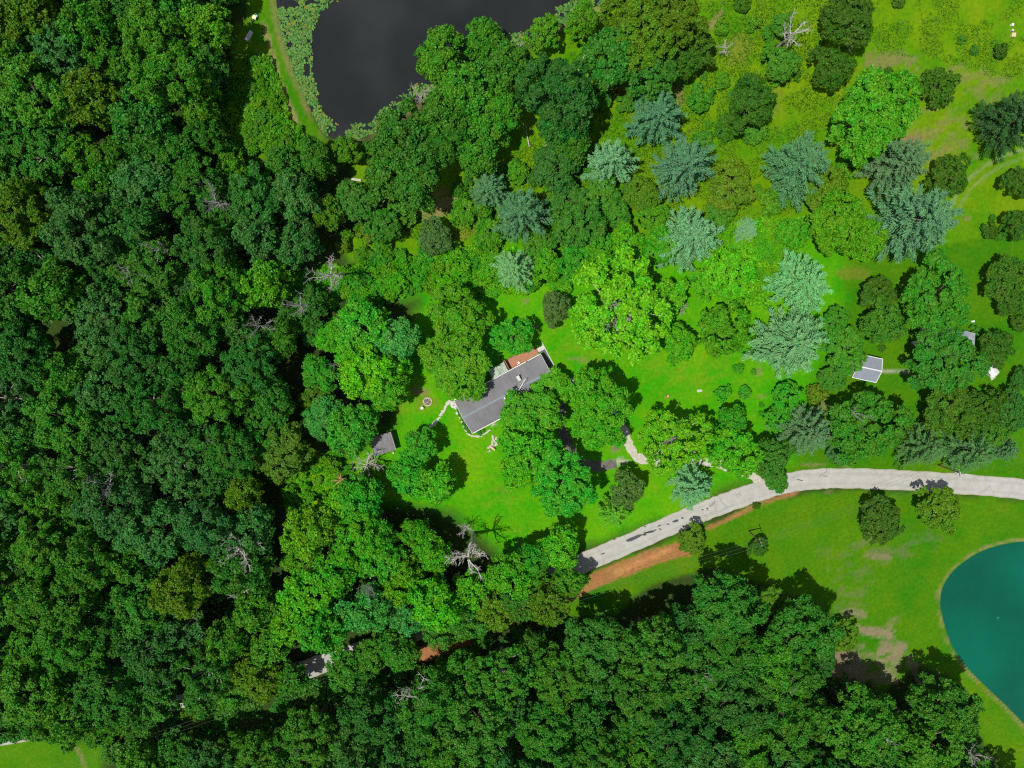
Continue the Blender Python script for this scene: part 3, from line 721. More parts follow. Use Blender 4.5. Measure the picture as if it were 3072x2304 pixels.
FIELD = '''
2627 340 132 b bright|big bright green oak standing in the meadow
2492 205 66 f dark|dark leafy tree beside the mown hay field
2812 258 62 c dark|dense dark round tree in the hay field
2659 226 22 h dark|small dark bush at the corner of the hay field
2844 528 64 f dark|dark tree at the curve of the wheel track
2545 55 88 f dark|dark spreading tree at the far meadow edge
2345 72 36 f mid|small tree behind the bleached dead tree
2344 190 56 f mid|bushy tree below the bleached dead tree
2250 312 78 f dark|dark bushy tree in a thicket of the meadow
2178 388 40 h dark|dark shrub below the meadow thicket
2270 395 36 h mid|green shrub on the flank of the meadow thicket
2100 300 44 h mid|broad shrub beside the dirt trail
2228 8 32 h dark|dark shrub at the far edge of the meadow
2696 4 20 h dark|small shrub at the far edge of the hay field
3002 156 24 h dark|dark bush alone in the meadow grass
2923 152 15 h mid|low bush in the meadow grass
2886 118 14 h mid|smallest bush in the meadow grass
3050 672 46 f dark|dark tree beside the wheel track and slope bushes
2968 694 26 h dark|dark shrub on the sloping grass
3050 548 46 f dark|dark tree just past the spruce
2190 558 74 f olive|olive tree between two pines
2270 580 24 h bright|bright bush in the gap between pines
2539 504 30 h bright|bright bush wedged between two wide pines
2480 575 74 f olive|olive oak crowded by the wide pine
2076 150 64 f dark|dark tree on the edge of the meadow grove
1552 518 36 h bright|bright bush at the end of the tan clearing
1700 600 62 f oak|dark tree between the blue pine and star pine
1737 672 76 f oak|dark tree touching the brushy back boundary
1806 575 52 f mid|green tree under the star-shaped pine
1927 585 54 f olive|yellow-green tree between the star pine and broad pine
1668 498 78 f deep|deep green tree behind the star-shaped pine
1394 634 46 h bright|bright bush at the edge of the tan clearing
1305 712 54 f greyish|grey-olive bush tree on the brushy back boundary
1210 640 46 h mid|low brush tree beside the tan clearing
1150 680 52 f mid|green tree between the tan clearing and the wood
1066 605 62 f oak|dark tree shading the old benches
1720 700 50 f mid|green tree on the boundary under the blue pines
1470 700 52 h bright|bright brush beside the broad blue pine
1620 735 46 f mid|green tree right behind the small pale blue pine
1850 640 50 f mid|green tree in the hollow below the star pine
1960 655 50 f bright|bright tree beside the tall pale pine
2160 640 46 f mid|green tree in the row of boundary pines
2320 600 46 h bright|bright thicket shrub beside the wide pine
2110 420 30 h mid|shrub in the grass between the blue-grey pines
1800 290 40 h mid|low tree at the end of the dirt trail
1880 310 30 h mid|round shrub on the dirt trail
1843 255 14 h dark|tiny round bush on the dirt trail
'''
NEIGH = '''
2807 888 128 f mid|large feathery tree behind the neighbour's hidden house
2632 884 58 f dark|dark tree on the slope above the steel barn
2645 965 76 f mid .7|leafy tree above the steel barn
2533 1048 76 f mid .5|leafy tree covering one end of the steel barn
2498 1130 52 f mid .5|leafy tree at the barn's road-side corner
2594 1278 132 f mid|very large leafy tree between the barn and the road
2835 1085 124 f oak|large leafy tree in front of the neighbour's hidden house
2844 1228 88 f dark|dark olive tree below the neighbour's lawn
2922 1240 88 f dark|dark olive tree below the white shed
3034 1232 62 f deep|deep green tree on the edge of the neighbour's lawn
3064 1138 36 f deep|narrow deep green tree beside the white shed lawn
3020 832 72 f dark|dark tree in the neighbour's back yard
3030 902 52 f dark|dark tree casting shade on the neighbour's back yard
2985 1045 62 f dark|dark tree behind the white shed
2928 996 24 h mid|small shrub on the neighbour's lawn
2645 1045 14 h dark|tiny dark bush beside the steel barn
2505 962 46 f mid|leafy tree on the boundary above the barn
3060 970 30 f dark|dark tree at the end of the neighbour's yard
2980 1300 50 f mid|leafy tree behind the road pines
2690 1290 46 f dark|dark tree behind the road pines
2450 1180 36 h olive|olive brush on the boundary near the barn
2700 1390 20 h mid|low bush on the road bank
'''
PAST = '''
2275 1642 31 f dark|small dark tree beside the pasture utility pole
2640 1562 66 f dark|dark round tree on the pasture across the road
2812 1522 70 s olive|yellow-green tree at the roadside shading the road
2076 1620 48 f olive|round bush with yellowish flowers beside the clay cut
2312 1800 46 f olive|olive tree tucked behind the tall oaks
2525 1906 52 c olive|olive conifer beside the eroded bank
2270 1516 13 h dark|tiny bush on the road shoulder
2470 1985 44 f deep|dark tree shading the eroded bank
'''
BEDGE = '''
2173 1800 112 b oak
2168 1895 92 b oak
620 2088 60 b oak
705 2062 58 b mid
790 2045 60 b olive
870 2030 50 b mid
430 2130 58 b oak
205 2152 58 b mid
95 2165 60 b oak
-15 2172 60 b mid
325 2155 46 b mid
2404 1885 98 b oak
2060 1880 80 b deep
2835 2120 98 b oak
2580 2165 112 b mid
2360 2010 92 b oak
2250 2000 84 b oak
2730 2210 72 b dark
2880 2268 64 b deep
1640 1808 70 b olive
1560 1800 66 b oak
1480 1830 64 b olive
1700 1740 56 b mid
1590 1730 54 b mid
1400 1860 66 b oak
1200 1950 66 b mid
1120 1960 60 b mid
1320 1880 60 b oak
1040 2010 60 b mid
'''
def table(txt, cat=None, group=None, label=None, zs=1.0, rs=1.0):
    for ln in txt.strip().splitlines():
        a, _, lb = ln.partition('|'); u, v, r, k, c, *hz = a.split()
        tree(float(u), float(v), float(r) * rs, k, c, lb or label, cat or ('shrub' if k == 'h' else 'tree'), group, float(hz[0]) if hz else zs)
table(PINES, 'pine tree', 'pines and spruces around the lot')
table(LOT, None, 'trees on the house lot', zs=.85)
table(FIELD, None, 'trees and bushes of the meadow', zs=.72)
table(NEIGH, None, "trees of the neighbour's yard", zs=.68, rs=.93)
table(PAST, None, 'trees on the pasture', zs=.62)
CN = {'oak': 'dark green', 'mid': 'mid green', 'olive': 'olive', 'deep': 'deep green', 'dark': 'very dark'}
for ln in BEDGE.strip().splitlines():
    u, v, r, k, c = ln.split(); u = float(u)
    tree(u, float(v), float(r), k, c, CN[c] + (' tree on the pasture edge of the wood across the road' if u > 1950 else ' tree beside the orange clay cut of the road' if u > 1300 else ' tree crowding the shaded road between the two woods'), 'tree', 'trees along the road and pasture edge')
# small lawn shrubs
for u, v, r, lb in [(2215, 1106, 16, 'round lawn shrub nearest the widest pale pine'), (2168, 1180, 27, 'largest of the round lawn shrubs'), (2233, 1178, 21, 'round lawn shrub next to the largest one'), (2261, 1115, 9, 'tiny lawn sapling in a dry ring of grass'), (2284, 1215, 9, 'tiny lawn sapling beside the columnar conifer'), (2284, 1240, 9, 'tiny lawn sapling nearest the road')]:
    tree(u, v, r, 'h', 'emerald', lb, 'shrub', 'clipped shrubs on the lawn', .9)
# grove on the pond bank
GROVE = [(1325, 178, 76, 'mid'), (1452, 122, 62, 'mid'), (1512, 208, 78, 'oak'), (1395, 278, 86, 'mid'), (1209, 410, 88, 'oak'), (1178, 525, 86, 'oak'), (1325, 352, 76, 'mid'), (1340, 432, 70, 'oak'), (1487, 345, 74, 'mid'), (1432, 462, 66, 'mid'), (1248, 548, 82, 'oak'), (1270, 470, 70, 'oak'), (1484, 418, 44, 'bright'),
         (1672, 280, 112, 'deep'), (1690, 362, 78, 'deep'), (1712, 432, 64, 'mid')]
for u, v, r, c in GROVE:
    tree(u, v, r, 'b', c, {'mid': 'leafy green tree of the grove overhanging the dark lily pond', 'oak': 'dark green tree of the grove between the lily pond and tan clearing', 'bright': 'light green low tree inside the pond bank grove', 'deep': 'deep green spreading tree on the meadow side of the pond grove'}[c] if c != 'mid' or u < 1600 else 'small green tree at the meadow end of the pond grove', 'tree', 'grove on the lily pond bank', 1.1)
tree(1630, 104, 54, 'c', 'bright', 'bright green pointed cypress standing in the lily pond margin', 'tree')
tree(1746, 65, 52, 'f', 'bright', 'bright round tree on the pond bank beside bleached snags', 'tree')
for u, v, r, c in [(1838, 165, 90, 'oak'), (1930, 115, 102, 'olive'), (1955, 222, 78, 'oak'), (2015, 50, 98, 'olive'), (1880, 50, 82, 'olive'), (2050, 190, 50, 'dark')]:
    tree(u, v, r, 'f', c, {'oak': 'dark green tree with dead twigs in the meadow grove', 'olive': 'olive green tree with dead twigs in the meadow grove', 'dark': 'shaded low tree at the rim of the meadow grove'}[c], 'tree', 'meadow grove by the pond')
for u, v, r, c, lb in [(1038, 452, 46, 'bright', 'bright tree at the foot of the dam'), (1103, 455, 32, 'mid', 'small bush between the dam and the grove')]:
    tree(u, v, r, 'f' if r > 40 else 'h', c, lb, 'tree' if r > 40 else 'shrub')

# ---- woods: crowns spread over their ground, never closer than they grow
def inside(P, u, v):
    c = False; n = len(P)
    for i in range(n):
        ax, ay = P[i]; bx, by = P[(i + 1) % n]
        if (ay > v) != (by > v) and u < (bx - ax) * (v - ay) / (by - ay) + ax: c = not c
    return c
DEADLIST = [(648, 606, 52, 0, 'grey bare tree poking out of the great wood near the dam', True, 1.25), (468, 748, 44, 1, 'pale bare tree in the great wood, one of a pair, nearer the dam', False, 1.3), (403, 812, 48, 2, 'pale bare tree in the great wood, one of a pair, farther from the dam', False, 1.3), (787, 980, 38, 3, 'small bare tree in a dark gap of the great wood', False, 1.2),
          (893, 925, 40, 4, 'bare white tree at the wooded corner of the lot', False, 1.2), (985, 815, 62, 5, 'largest bleached tree at the wooded corner of the lot', False, 1.2), (1000, 1097, 20, 1, 'small bare snag between emerald trees', False, 1.4), (657, 1335, 44, 2, 'dim grey bare tree deep in the great wood', True, 1.0),
          (296, 1452, 60, 3, 'grey bare tree leaning in the great wood far from the pond', True, 1.1), (722, 1642, 68, 4, 'wide bare tree in a dark clearing of the great wood', False, 1.0), (718, 1812, 62, 0, 'bare tree with dangling limbs in the dark clearing nearest the road', False, 1.0), (905, 2262, 36, 5, 'grey bare tree in the wood across the road near the power line', True, 1.3),
          (1408, 1672, 82, 1, 'big bleached tree in the thicket beside the lawn', False, 1.0), (1399, 1588, 30, 3, 'small pale twiggy tree beside the big bleached tree', False, 1.2), (1107, 1775, 36, 2, 'grey bare tree inside the lot thicket', True, 1.1), (1246, 2105, 66, 4, 'bleached tree in the wood across the road', False, 1.1),
          (2385, 1985, 50, 5, 'white dead limbs among oaks by the eroded bank', False, 1.3), (2108, 2036, 34, 0, 'white dead tree deep in the wood across the road', False, 1.4), (2349, 2045, 26, 3, 'small white snag among the wood across the road', False, 1.5), (2640, 2205, 44, 2, 'pale dead tree near the eroded bank wood edge', False, 1.3), (2940, 2285, 40, 1, 'pale dead tree in the wood near the teal pond', False, 1.3),
          (1255, 290, 44, 2, 'bleached forked snag standing in the lily pad margin', False, 1.1), (1545, 150, 36, 4, 'bleached snag on the pond bank by the pointed cypress', False, 1.1), (1772, 60, 36, 3, 'bleached leaning snag beside the bright round pond tree', False, 1.1), (2172, 150, 30, 5, 'small bleached tree at the edge of the meadow grove', False, .8), (2375, 100, 62, 1, 'large bleached tree alone in the meadow', False, 1.0),
          (2565, 125, 30, 0, 'grey twiggy tree beside the dark spreading meadow tree', True, 1.0), (1680, 1240, 34, 2, 'grey bare branches between the two fresh green front trees', True, 1.3), (1600, 1340, 24, 4, 'small bare crown amid the loose fresh green tree', True, 1.9), (2048, 922, 26, 3, 'grey twiggy dead shrub beside the giant sycamore', True, .9),
          (1885, 1452, 30, 5, 'bare twigs in the half-bare shrub tree by the verge', True, .9), (2990, 1056, 24, 0, 'grey bare tree behind the white shed', True, 1.1), (1658, 918, 30, 1, 'bare twigs through the greyish half-bare tree', True, 1.0), (1095, 1392, 52, 3, 'white dead tree leaning over the shed', False, .75),
          (1860, 930, 70, 2, 'white limbs through the giant lime sycamore', False, 1.75), (2020, 1320, 44, 5, 'white limbs through the open lime tree by the drive', False, 1.75), (1930, 130, 40, 0, 'dead twigs through the meadow grove crowns', True, 1.9), (1985, 190, 34, 4, 'dead twigs on the pine side of the meadow grove', True, 1.9), (2560, 1240, 36, 1, 'dead twigs in the very large tree by the barn', True, 2.6), (2460, 1995, 20, 1, 'grey snag over the eroded bank', True, 1.2)]
MARKS = [(a[0], a[1], 'the ' + a[4]) for a in DEADLIST] + [(518, 2147, 'the brown utility pole below the road'), (760, 60, 'the overturned boat by the dam'), (1070, 545, 'the plank benches'), (2620, 1900, 'the eroded bank'), (2850, 1960, 'the teal pond shore'), (1640, 1780, 'the orange clay cut'), (850, 1350, 'the feathery yellow-green tree'), (140, 2240, 'the grassy clearing')]       # (u, v, phrase) things that single out a tree beside them
USED = set()
def nearby(label, u, v, r=75, reach=125):
    for d, ph in sorted((math.hypot(u - a, v - b_), ph) for a, b_, ph in MARKS):
        if d > reach: break
        lb = label.split(' in the ')[0] if ' in the ' in label else label.split(' of the ')[0]
        lb = lb + ' right beside ' + ph
        if lb not in USED and len(lb.split()) <= 16:
            USED.add(lb); return lb
    return (('broad ' if r > 84 else 'slim ' if r < 66 else '') + label)
def wood(P, holes, cols, names, group, rmin, rmax, zs, seed, kinds='b', pack=1.05, tries=5000, big=None, fix=()):
    rd = random.Random(seed); us = [p[0] for p in P]; vs = [p[1] for p in P]; done = []
    for (u, v, r, c) in fix:
        done.append((u, v, r)); tree(u, v, r, 'b', c, nearby(names[c], u, v, r), 'tree', group, zs)
    cand = []
    for _ in range(tries):
        u = rd.uniform(min(us), max(us)); v = rd.uniform(min(vs), max(vs)); r = rmin + (rmax - rmin) * rd.random() ** 1.3
        cand.append((u, v, r))
    # big crowns first
    cand = sorted(cand[: tries // 3], key=lambda q: -q[2]) + cand[tries // 3:]
    for u, v, r in cand:
        if not all(inside(P, u + a * r * .75, v + b_ * r * .75) for a, b_ in ((0, 0), (1, 0), (-1, 0), (0, 1), (0, -1))): continue
        if any(math.hypot((u - a) / c1, (v - b_) / d1) < 1 for a, b_, c1, d1 in holes): continue
        if any(math.hypot(u - a, v - b_) < (r + q) * .5 * pack for a, b_, q in done): continue
        done.append((u, v, r))
        k = fbm(np.array([u]), np.array([v]), 170, 900 + seed, 3)[0] + rd.gauss(0, .12)
        c = cols[max(0, min(len(cols) - 1, int((k - .25) / .5 * len(cols))))]
        tree(u, v, r, rd.choice(kinds), c, nearby(names[c], u, v, r), 'tree', group, zs * rd.uniform(.9, 1.12))
    return done
NA = {'deep': 'deep green tree in the great wood beside the lily pond and lot', 'oak': 'dark green oak-like tree in the great wood beside the lily pond and lot', 'mid': 'mid green tree in the great wood beside the lily pond and lot', 'blue': 'blue-green tree in the great wood beside the lily pond and lot',
      'olive': 'olive tinged tree in the great wood beside the lily pond and lot', 'bright': 'bright green tree in the great wood beside the lily pond and lot', 'yellow': 'yellowish tree in the great wood beside the lily pond and lot'}
WA = [(-190, -160), (690, -160), (695, 20), (680, 60), (690, 140), (725, 200), (690, 290), (640, 370), (690, 450), (760, 430), (960, 440), (1040, 500), (1040, 660), (900, 790), (900, 900), (900, 1000), (860, 1250), (840, 1450), (830, 1700), (840, 1960), (940, 1990), (660, 2085), (440, 2180), (290, 2230), (150, 2215), (-190, 2230)]
HA = [(110, 570, 75, 45), (486, 352, 60, 45), (720, 95, 45, 60), (10, 150, 25, 30), (563, 190, 22, 60), (640, 380, 40, 30), (960, 560, 40, 30), (790, 985, 45, 32), (955, 840, 50, 45), (270, 1135, 40, 25), (780, 1200, 32, 30), (655, 1320, 50, 40), (740, 1330, 30, 35), (470, 1480, 60, 25), (620, 1500, 40, 30), (700, 1620, 75, 45), (700, 1800, 75, 70), (40, 1830, 40, 25), (620, 1940, 40, 28), (640, 620, 35, 30), (400, 800, 45, 30), (860, 900, 25, 40), (300, 1455, 60, 20), (370, 1770, 22, 25), (640, 2060, 50, 28)]
FA = [(622, 85, 76, 'bright'), (618, 205, 72, 'oak'), (604, 305, 66, 'bright'), (512, 225, 108, 'mid'), (470, 120, 98, 'mid'), (278, 296, 90, 'olive'), (85, 45, 92, 'olive'), (280, 74, 84, 'mid'), (118, 285, 104, 'mid'), (262, 690, 112, 'blue'), (440, 555, 86, 'blue'), (885, 585, 76, 'blue'), (780, 710, 76, 'blue'), (800, 850, 76, 'bright'), (260, 838, 36, 'bright'), (746, 1504, 36, 'yellow'), (60, 650, 100, 'olive'), (520, 460, 72, 'oak'), (260, 470, 60, 'bright'), (980, 640, 50, 'olive'), (690, 510, 50, 'bright'), (730, 1480, 60, 'olive'), (560, 1750, 95, 'olive'), (805, 1940, 60, 'mid'), (740, 2010, 62, 'olive'), (950, 480, 56, 'oak'), (860, 500, 60, 'oak')]
wood(WA, HA, ['blue', 'deep', 'oak', 'oak', 'mid', 'mid'], NA, 'great wood beside the lily pond', 58, 98, 1.15, 1, 'bbbffs', 1.36, 9000, fix=FA)
NB = {c: NA[c].replace('the great wood beside the lily pond and lot', 'the wood across the road from the house') for c in NA}
NB['dark'] = 'very dark tree in the wood across the road from the house'
WB = [(230, 2500), (290, 2270), (520, 2200), (740, 2140), (900, 2090), (1050, 2080), (1250, 2010), (1450, 1930), (1600, 1880), (1760, 1830), (1980, 1850), (2240, 1880), (2440, 1990), (2520, 2100), (2700, 2110), (2770, 2095), (2860, 2190), (2960, 2270), (3080, 2370), (3160, 2500)]
HB = [(1440, 1935, 60, 35), (1580, 1900, 30, 50), (1260, 1975, 70, 28), (1810, 2130, 45, 70), (1240, 2110, 40, 40), (1820, 2010, 35, 30), (2100, 2130, 60, 50), (2770, 2060, 60, 40), (1985, 2000, 30, 40), (2300, 2260, 30, 25), (1420, 2200, 30, 30), (1560, 1970, 30, 22)]
wood(WB, HB, ['blue', 'deep', 'oak', 'oak', 'mid', 'mid'], NB, 'wood across the road', 56, 98, 1.12, 2, 'bbbfs', 1.34, 8000)
NC = {'emerald': 'emerald tree of the thicket between the house lawn and road', 'fresh': 'fresh green tree of the thicket between the house lawn and road', 'lime': 'lime green tree of the thicket between the house lawn and road', 'teal': 'blue-green tree of the thicket between the house lawn and road', 'lolive': 'olive tree of the thicket between the house lawn and road'}
WC = [(830, 1500), (1000, 1450), (1110, 1500), (1250, 1560), (1370, 1530), (1370, 1660), (1430, 1740), (1540, 1660), (1720, 1560), (1780, 1680), (1420, 1830), (1100, 1930), (820, 2000), (810, 1760)]
HC = [(1420, 1690, 60, 60), (930, 1850, 60, 40), (1090, 1760, 40, 40), (1200, 1520, 60, 40), (1560, 1640, 40, 34), (960, 1440, 120, 85), (1330, 1580, 30, 26), (860, 1560, 40, 60), (1470, 1600, 70, 40)]
wood(WC, HC, ['teal', 'emerald', 'emerald', 'fresh', 'fresh', 'lime', 'lolive'], NC, 'thicket between the house lawn and road', 52, 84, 1.0, 3, 'bbbf', 1.28, 5000, fix=[(1084, 1605, 88, 'fresh'), (1150, 1660, 74, 'emerald'), (1210, 1738, 68, 'lolive'), (1302, 1655, 62, 'fresh'), (1681, 1640, 62, 'fresh')])
# brush thickets: individual bushes
def thicket(P, n, cols, label, group, rmin, rmax, seed, holes=()):
    rd = random.Random(seed); us = [p[0] for p in P]; vs = [p[1] for p in P]; done = []; t = 0
    while len(done) < n and t < 4000:
        t += 1; u = rd.uniform(min(us), max(us)); v = rd.uniform(min(vs), max(vs)); r = rd.uniform(rmin, rmax)
        if not inside(P, u, v) or any(math.hypot(u - a, v - b_) < (r + q) * .62 for a, b_, q in done): continue
        if any(math.hypot((u - a) / c1, (v - b_) / d1) < 1 for a, b_, c1, d1 in holes): continue
        done.append((u, v, r)); tree(u, v, r, 'h', rd.choice(cols), label, 'bush', group, rd.uniform(.7, 1.1))
thicket([(755, 175), (785, 195), (830, 310), (868, 425), (930, 450), (700, 470), (650, 390), (700, 310), (745, 270), (765, 220)], 40, ['bright', 'mid', 'bright', 'lolive'], 'bright green bush on the slope below the pond dam', 'bushes below the dam', 16, 34, 5)
thicket([(1010, 800), (1330, 755), (1500, 750), (1520, 880), (1430, 880), (1250, 860), (1150, 900), (1060, 900), (1000, 880)], 62, ['lime', 'fresh', 'emerald', 'lolive'], 'lush green bush in the brush behind the house', 'brush behind the house', 17, 38, 6)
thicket([(1560, 860), (1720, 760), (1800, 760), (1740, 830), (1700, 870), (1640, 880)], 10, ['fresh', 'emerald', 'lime'], 'green bush between the small blue pine and half-bare tree', 'brush by the half-bare tree', 16, 30, 7)
thicket([(2120, 700), (2340, 640), (2400, 720), (2330, 790), (2270, 900), (2120, 880), (2080, 800)], 34, ['lime', 'fresh', 'spring'], 'vivid green bush in the brush among the pale pines', 'brush among the pale pines', 16, 32, 8)
thicket([(880, 1410), (980, 1370), (1060, 1400), (1000, 1500), (900, 1560), (860, 1500)], 18, ['lime', 'fresh', 'lolive'], 'yellowish green bush around the broken stump', 'bushes round the broken stump', 14, 30, 9)
thicket([(1360, 560), (1500, 480), (1640, 560), (1640, 480), (1560, 430), (1600, 380), (1700, 470), (1900, 450), (1890, 640), (1640, 690), (1440, 660)], 34, ['mid', 'bright', 'oak'], 'green bush in the rough ground between pond grove and pines', 'brush between grove and pines', 14, 34, 10, [(1330, 625, 95, 40)])
thicket([(1080, 640), (1240, 690), (1330, 720), (1320, 745), (1060, 790), (1000, 740)], 16, ['mid', 'bright', 'olive'], 'brushy bush along the brushy back boundary near the wood', 'brush near the wood corner', 16, 34, 11)
thicket([(2080, 60), (2320, 30), (2460, 140), (2440, 330), (2330, 480), (2150, 460), (2050, 420), (2080, 220)], 16, ['mid', 'bright', 'bright'], 'low green bush scattered over the rough meadow', 'meadow bushes', 10, 26, 12, [(2215, 150, 60, 90)])
thicket([(2480, 1320), (2600, 1395), (2500, 1400), (2460, 1380)], 5, ['mid', 'olive'], 'low bush on the bank above the road', 'road bank bushes', 10, 18, 13)
thicket([(2960, 640), (3080, 600), (3090, 760), (2980, 740)], 5, ['mid', 'dark'], 'low bush on the slope below the wheel track', 'slope bushes', 10, 18, 14)
thicket([(560, 2190), (450, 2240), (300, 2290), (330, 2230), (150, 2170), (300, 2170), (560, 2150), (680, 2100), (700, 2130)], 22, ['mid', 'oak', 'olive'], 'dark green bush on the power line clearing below the road', 'power line bushes', 20, 44, 15)
thicket([(1340, 1975), (1460, 1890), (1560, 1890), (1300, 2010), (1120, 2050), (1000, 2080)], 14, ['oak', 'mid', 'olive'], 'low bush in the cutting beneath the roadside trees', 'cutting bushes', 16, 34, 16)

# ------------------------------------------------------------------ low rank growth (uncountable)
def undergrowth(name, label, P, n, hmin, hmax, cols, leaf, seed, thr=.45, sc=4.0):
    r = np.random.default_rng(seed); PP = at_np(P)
    X = r.uniform(PP[:, 0].min(), PP[:, 0].max(), n); Y = r.uniform(PP[:, 1].min(), PP[:, 1].max(), n)
    d = sdist(PP, X, Y) + (fbm(X, Y, 6, seed) - .5) * 5; k = fbm(X, Y, sc, seed + 5)
    kp = (d > 0) & (k > thr); X, Y, k = X[kp], Y[kp], k[kp]
    g = np.minimum(1, (k - thr) / .25)
    Z = (hmin + (hmax - hmin) * g) * r.uniform(.25, 1, len(X)) ** .6
    Cn = np.stack([X, Y, Z], -1); Nn = unit(len(X)) * .7 + np.array([0, 0, .8])
    sz = r.uniform(*leaf, len(X))
    V = quads(Cn, Nn, sz, sz * 1.3)
    o = link(name, mesh_np(name, V, np.arange(len(V)).reshape(-1, 4), M['brush'])); o.color = (*PAL[cols], 1)
    tag(o, label, 'undergrowth', kind='stuff')
undergrowth('meadow_weeds', 'tall weeds and rank grass over the rough meadow', [(1700, 100), (2060, -60), (2560, -60), (2520, 500), (2300, 700), (1900, 650), (1500, 690), (1300, 740), (1180, 700), (1560, 440), (1750, 300)], 90000, .04, .28, 'meadow', (.14, .34), 31, .42)
undergrowth('field_weeds', 'patchy weeds in the far meadow and field', [(2560, -60), (3200, -80), (3250, 260), (2900, 200), (2640, 150)], 26000, .03, .18, 'meadow', (.12, .28), 32, .45)
undergrowth('dam_brambles', 'dense brambles on the slope below the pond dam', [(760, 150), (810, 180), (880, 350), (930, 440), (700, 480), (630, 390), (700, 290)], 14000, .3, 1.6, 'bright', (.28, .55), 33, .36, 5)
undergrowth('brush_behind_house', 'vivid low brush between the lawn and brushy back boundary', [(980, 860), (1060, 790), (1330, 750), (1760, 725), (1760, 800), (1580, 880), (1440, 890), (1250, 870), (1100, 930)], 48000, .3, 1.6, 'lime', (.28, .55), 34, .4, 5)
undergrowth('brush_under_pines', 'vivid low brush under the pale pines', [(2040, 740), (2300, 660), (2420, 650), (2360, 800), (2300, 930), (2120, 890)], 26000, .3, 1.5, 'lime', (.28, .5), 35, .38, 5)
undergrowth('stump_weeds', 'yellow green weeds around the fallen deadwood', [(870, 1400), (1000, 1340), (1180, 1390), (1160, 1450), (1060, 1510), (900, 1580), (850, 1500)], 18000, .2, 1.2, 'lime', (.22, .48), 36, .38, 5)
undergrowth('power_line_scrub', 'low scrub under the power line beside the shaded road', [(330, 2260), (440, 2160), (640, 2110), (900, 2040), (1100, 1990), (1250, 1960), (1240, 2020), (1000, 2090), (760, 2150), (520, 2240)], 30000, .2, 1.3, 'oak', (.25, .55), 39, .33, 5)
undergrowth('corner_scrub', 'low scrub round the bare trees at the wooded lot corner', [(860, 830), (1010, 790), (1110, 840), (1080, 930), (1010, 960), (900, 1000), (850, 920)], 16000, .2, 1.4, 'fresh', (.25, .5), 40, .36, 5)
undergrowth('woodland_floor_ferns', 'shaded low ferns on the floor of the great wood', [(-60, -40), (740, -40), (690, 470), (1000, 520), (860, 900), (830, 1500), (790, 1950), (-60, 2190)], 42000, .2, 1.2, 'deep', (.4, .8), 37, .4, 6)
undergrowth('roadside_wood_ferns', 'shaded low growth on the floor of the wood across the road', [(500, 2330), (900, 2110), (1600, 1880), (2050, 1860), (2500, 2000), (3000, 2300)], 26000, .2, 1.2, 'deep', (.4, .8), 38, .42, 6)

# ------------------------------------------------------------------ dead trees
def dead_parts(i, Ht, spread, n_limb, rad, bare=.45):
    """returns trunk mesh builder data and a list of limb meshes, each limb with its twigs"""
    r = random.Random(500 + i); mbt = MB()
    lx, ly = r.uniform(-.1, .1) * Ht, r.uniform(-.1, .1) * Ht
    P = lambda t: Vector((lx * t * t, ly * t * t, Ht * .72 * t))
    mbt.tube([P(0) - Vector((0, 0, .3)), P(.4), P(.75), P(1)], [rad, rad * .75, rad * .55, rad * .28], 8)
    limbs = []
    for k in range(n_limb):
        mb = MB(); t0 = r.uniform(bare, 1.0); a = 2 * math.pi * k / n_limb + r.uniform(-.35, .35); ln = spread * r.uniform(.6, 1.1) * (1.15 - .35 * t0)
        st = P(t0); up = r.uniform(.15, .9); pts = [st]; dirv = Vector((math.cos(a), math.sin(a), up)).normalized(); m = 5
        for q in range(m):
            dirv = (dirv + Vector((r.gauss(0, .16), r.gauss(0, .16), r.gauss(.05, .1)))).normalized(); pts.append(pts[-1] + dirv * ln / m)
        r0 = rad * .42; mb.tube(pts, [r0 * (1 - .78 * q / m) for q in range(m + 1)], 5)
        for q in range(1, m + 1):
            for _ in range(r.choice((2, 3, 3))):
                d2 = (dirv + Vector((r.gauss(0, .7), r.gauss(0, .7), r.gauss(.15, .3)))).normalized(); l2 = ln * r.uniform(.18, .42); s2 = pts[q]
                mid = s2 + d2 * l2 * .55 + Vector((r.gauss(0, .08), r.gauss(0, .08), r.gauss(0, .08))) * l2; en = s2 + d2 * l2 + Vector((0, 0, .08 * l2))
                mb.tube([s2, mid, en], [r0 * .38, r0 * .26, r0 * .12], 4, False)
                for _ in range(2):
                  d3 = (d2 + Vector((r.gauss(0, .6), r.gauss(0, .6), r.gauss(.1, .3)))).normalized()
                  mb.tube([mid, mid + d3 * l2 * .5], [r0 * .22, r0 * .10], 3, False)
        limbs.append(mb)
    return mbt, limbs
DPROTO = []
for i in range(6):
    mbt, lb = dead_parts(i, 14, 5.2, 7 + i % 4, .36)
    DPROTO.append(((mbt.mesh('trunk', M['deadwood']), [l.mesh('limb', M['deadwood']) for l in lb]), (mbt.mesh('trunk', M['greywood']), [l.mesh('limb', M['greywood']) for l in lb])))
TPROTO = []
for i in range(5):
    mbt, lb = dead_parts(40 + i, 21, 5.4, 8 + i % 3, .34, .74)
    TPROTO.append(((mbt.mesh('trunk', M['deadwood']), [l.mesh('limb', M['deadwood']) for l in lb]), (mbt.mesh('trunk', M['greywood']), [l.mesh('limb', M['greywood']) for l in lb])))
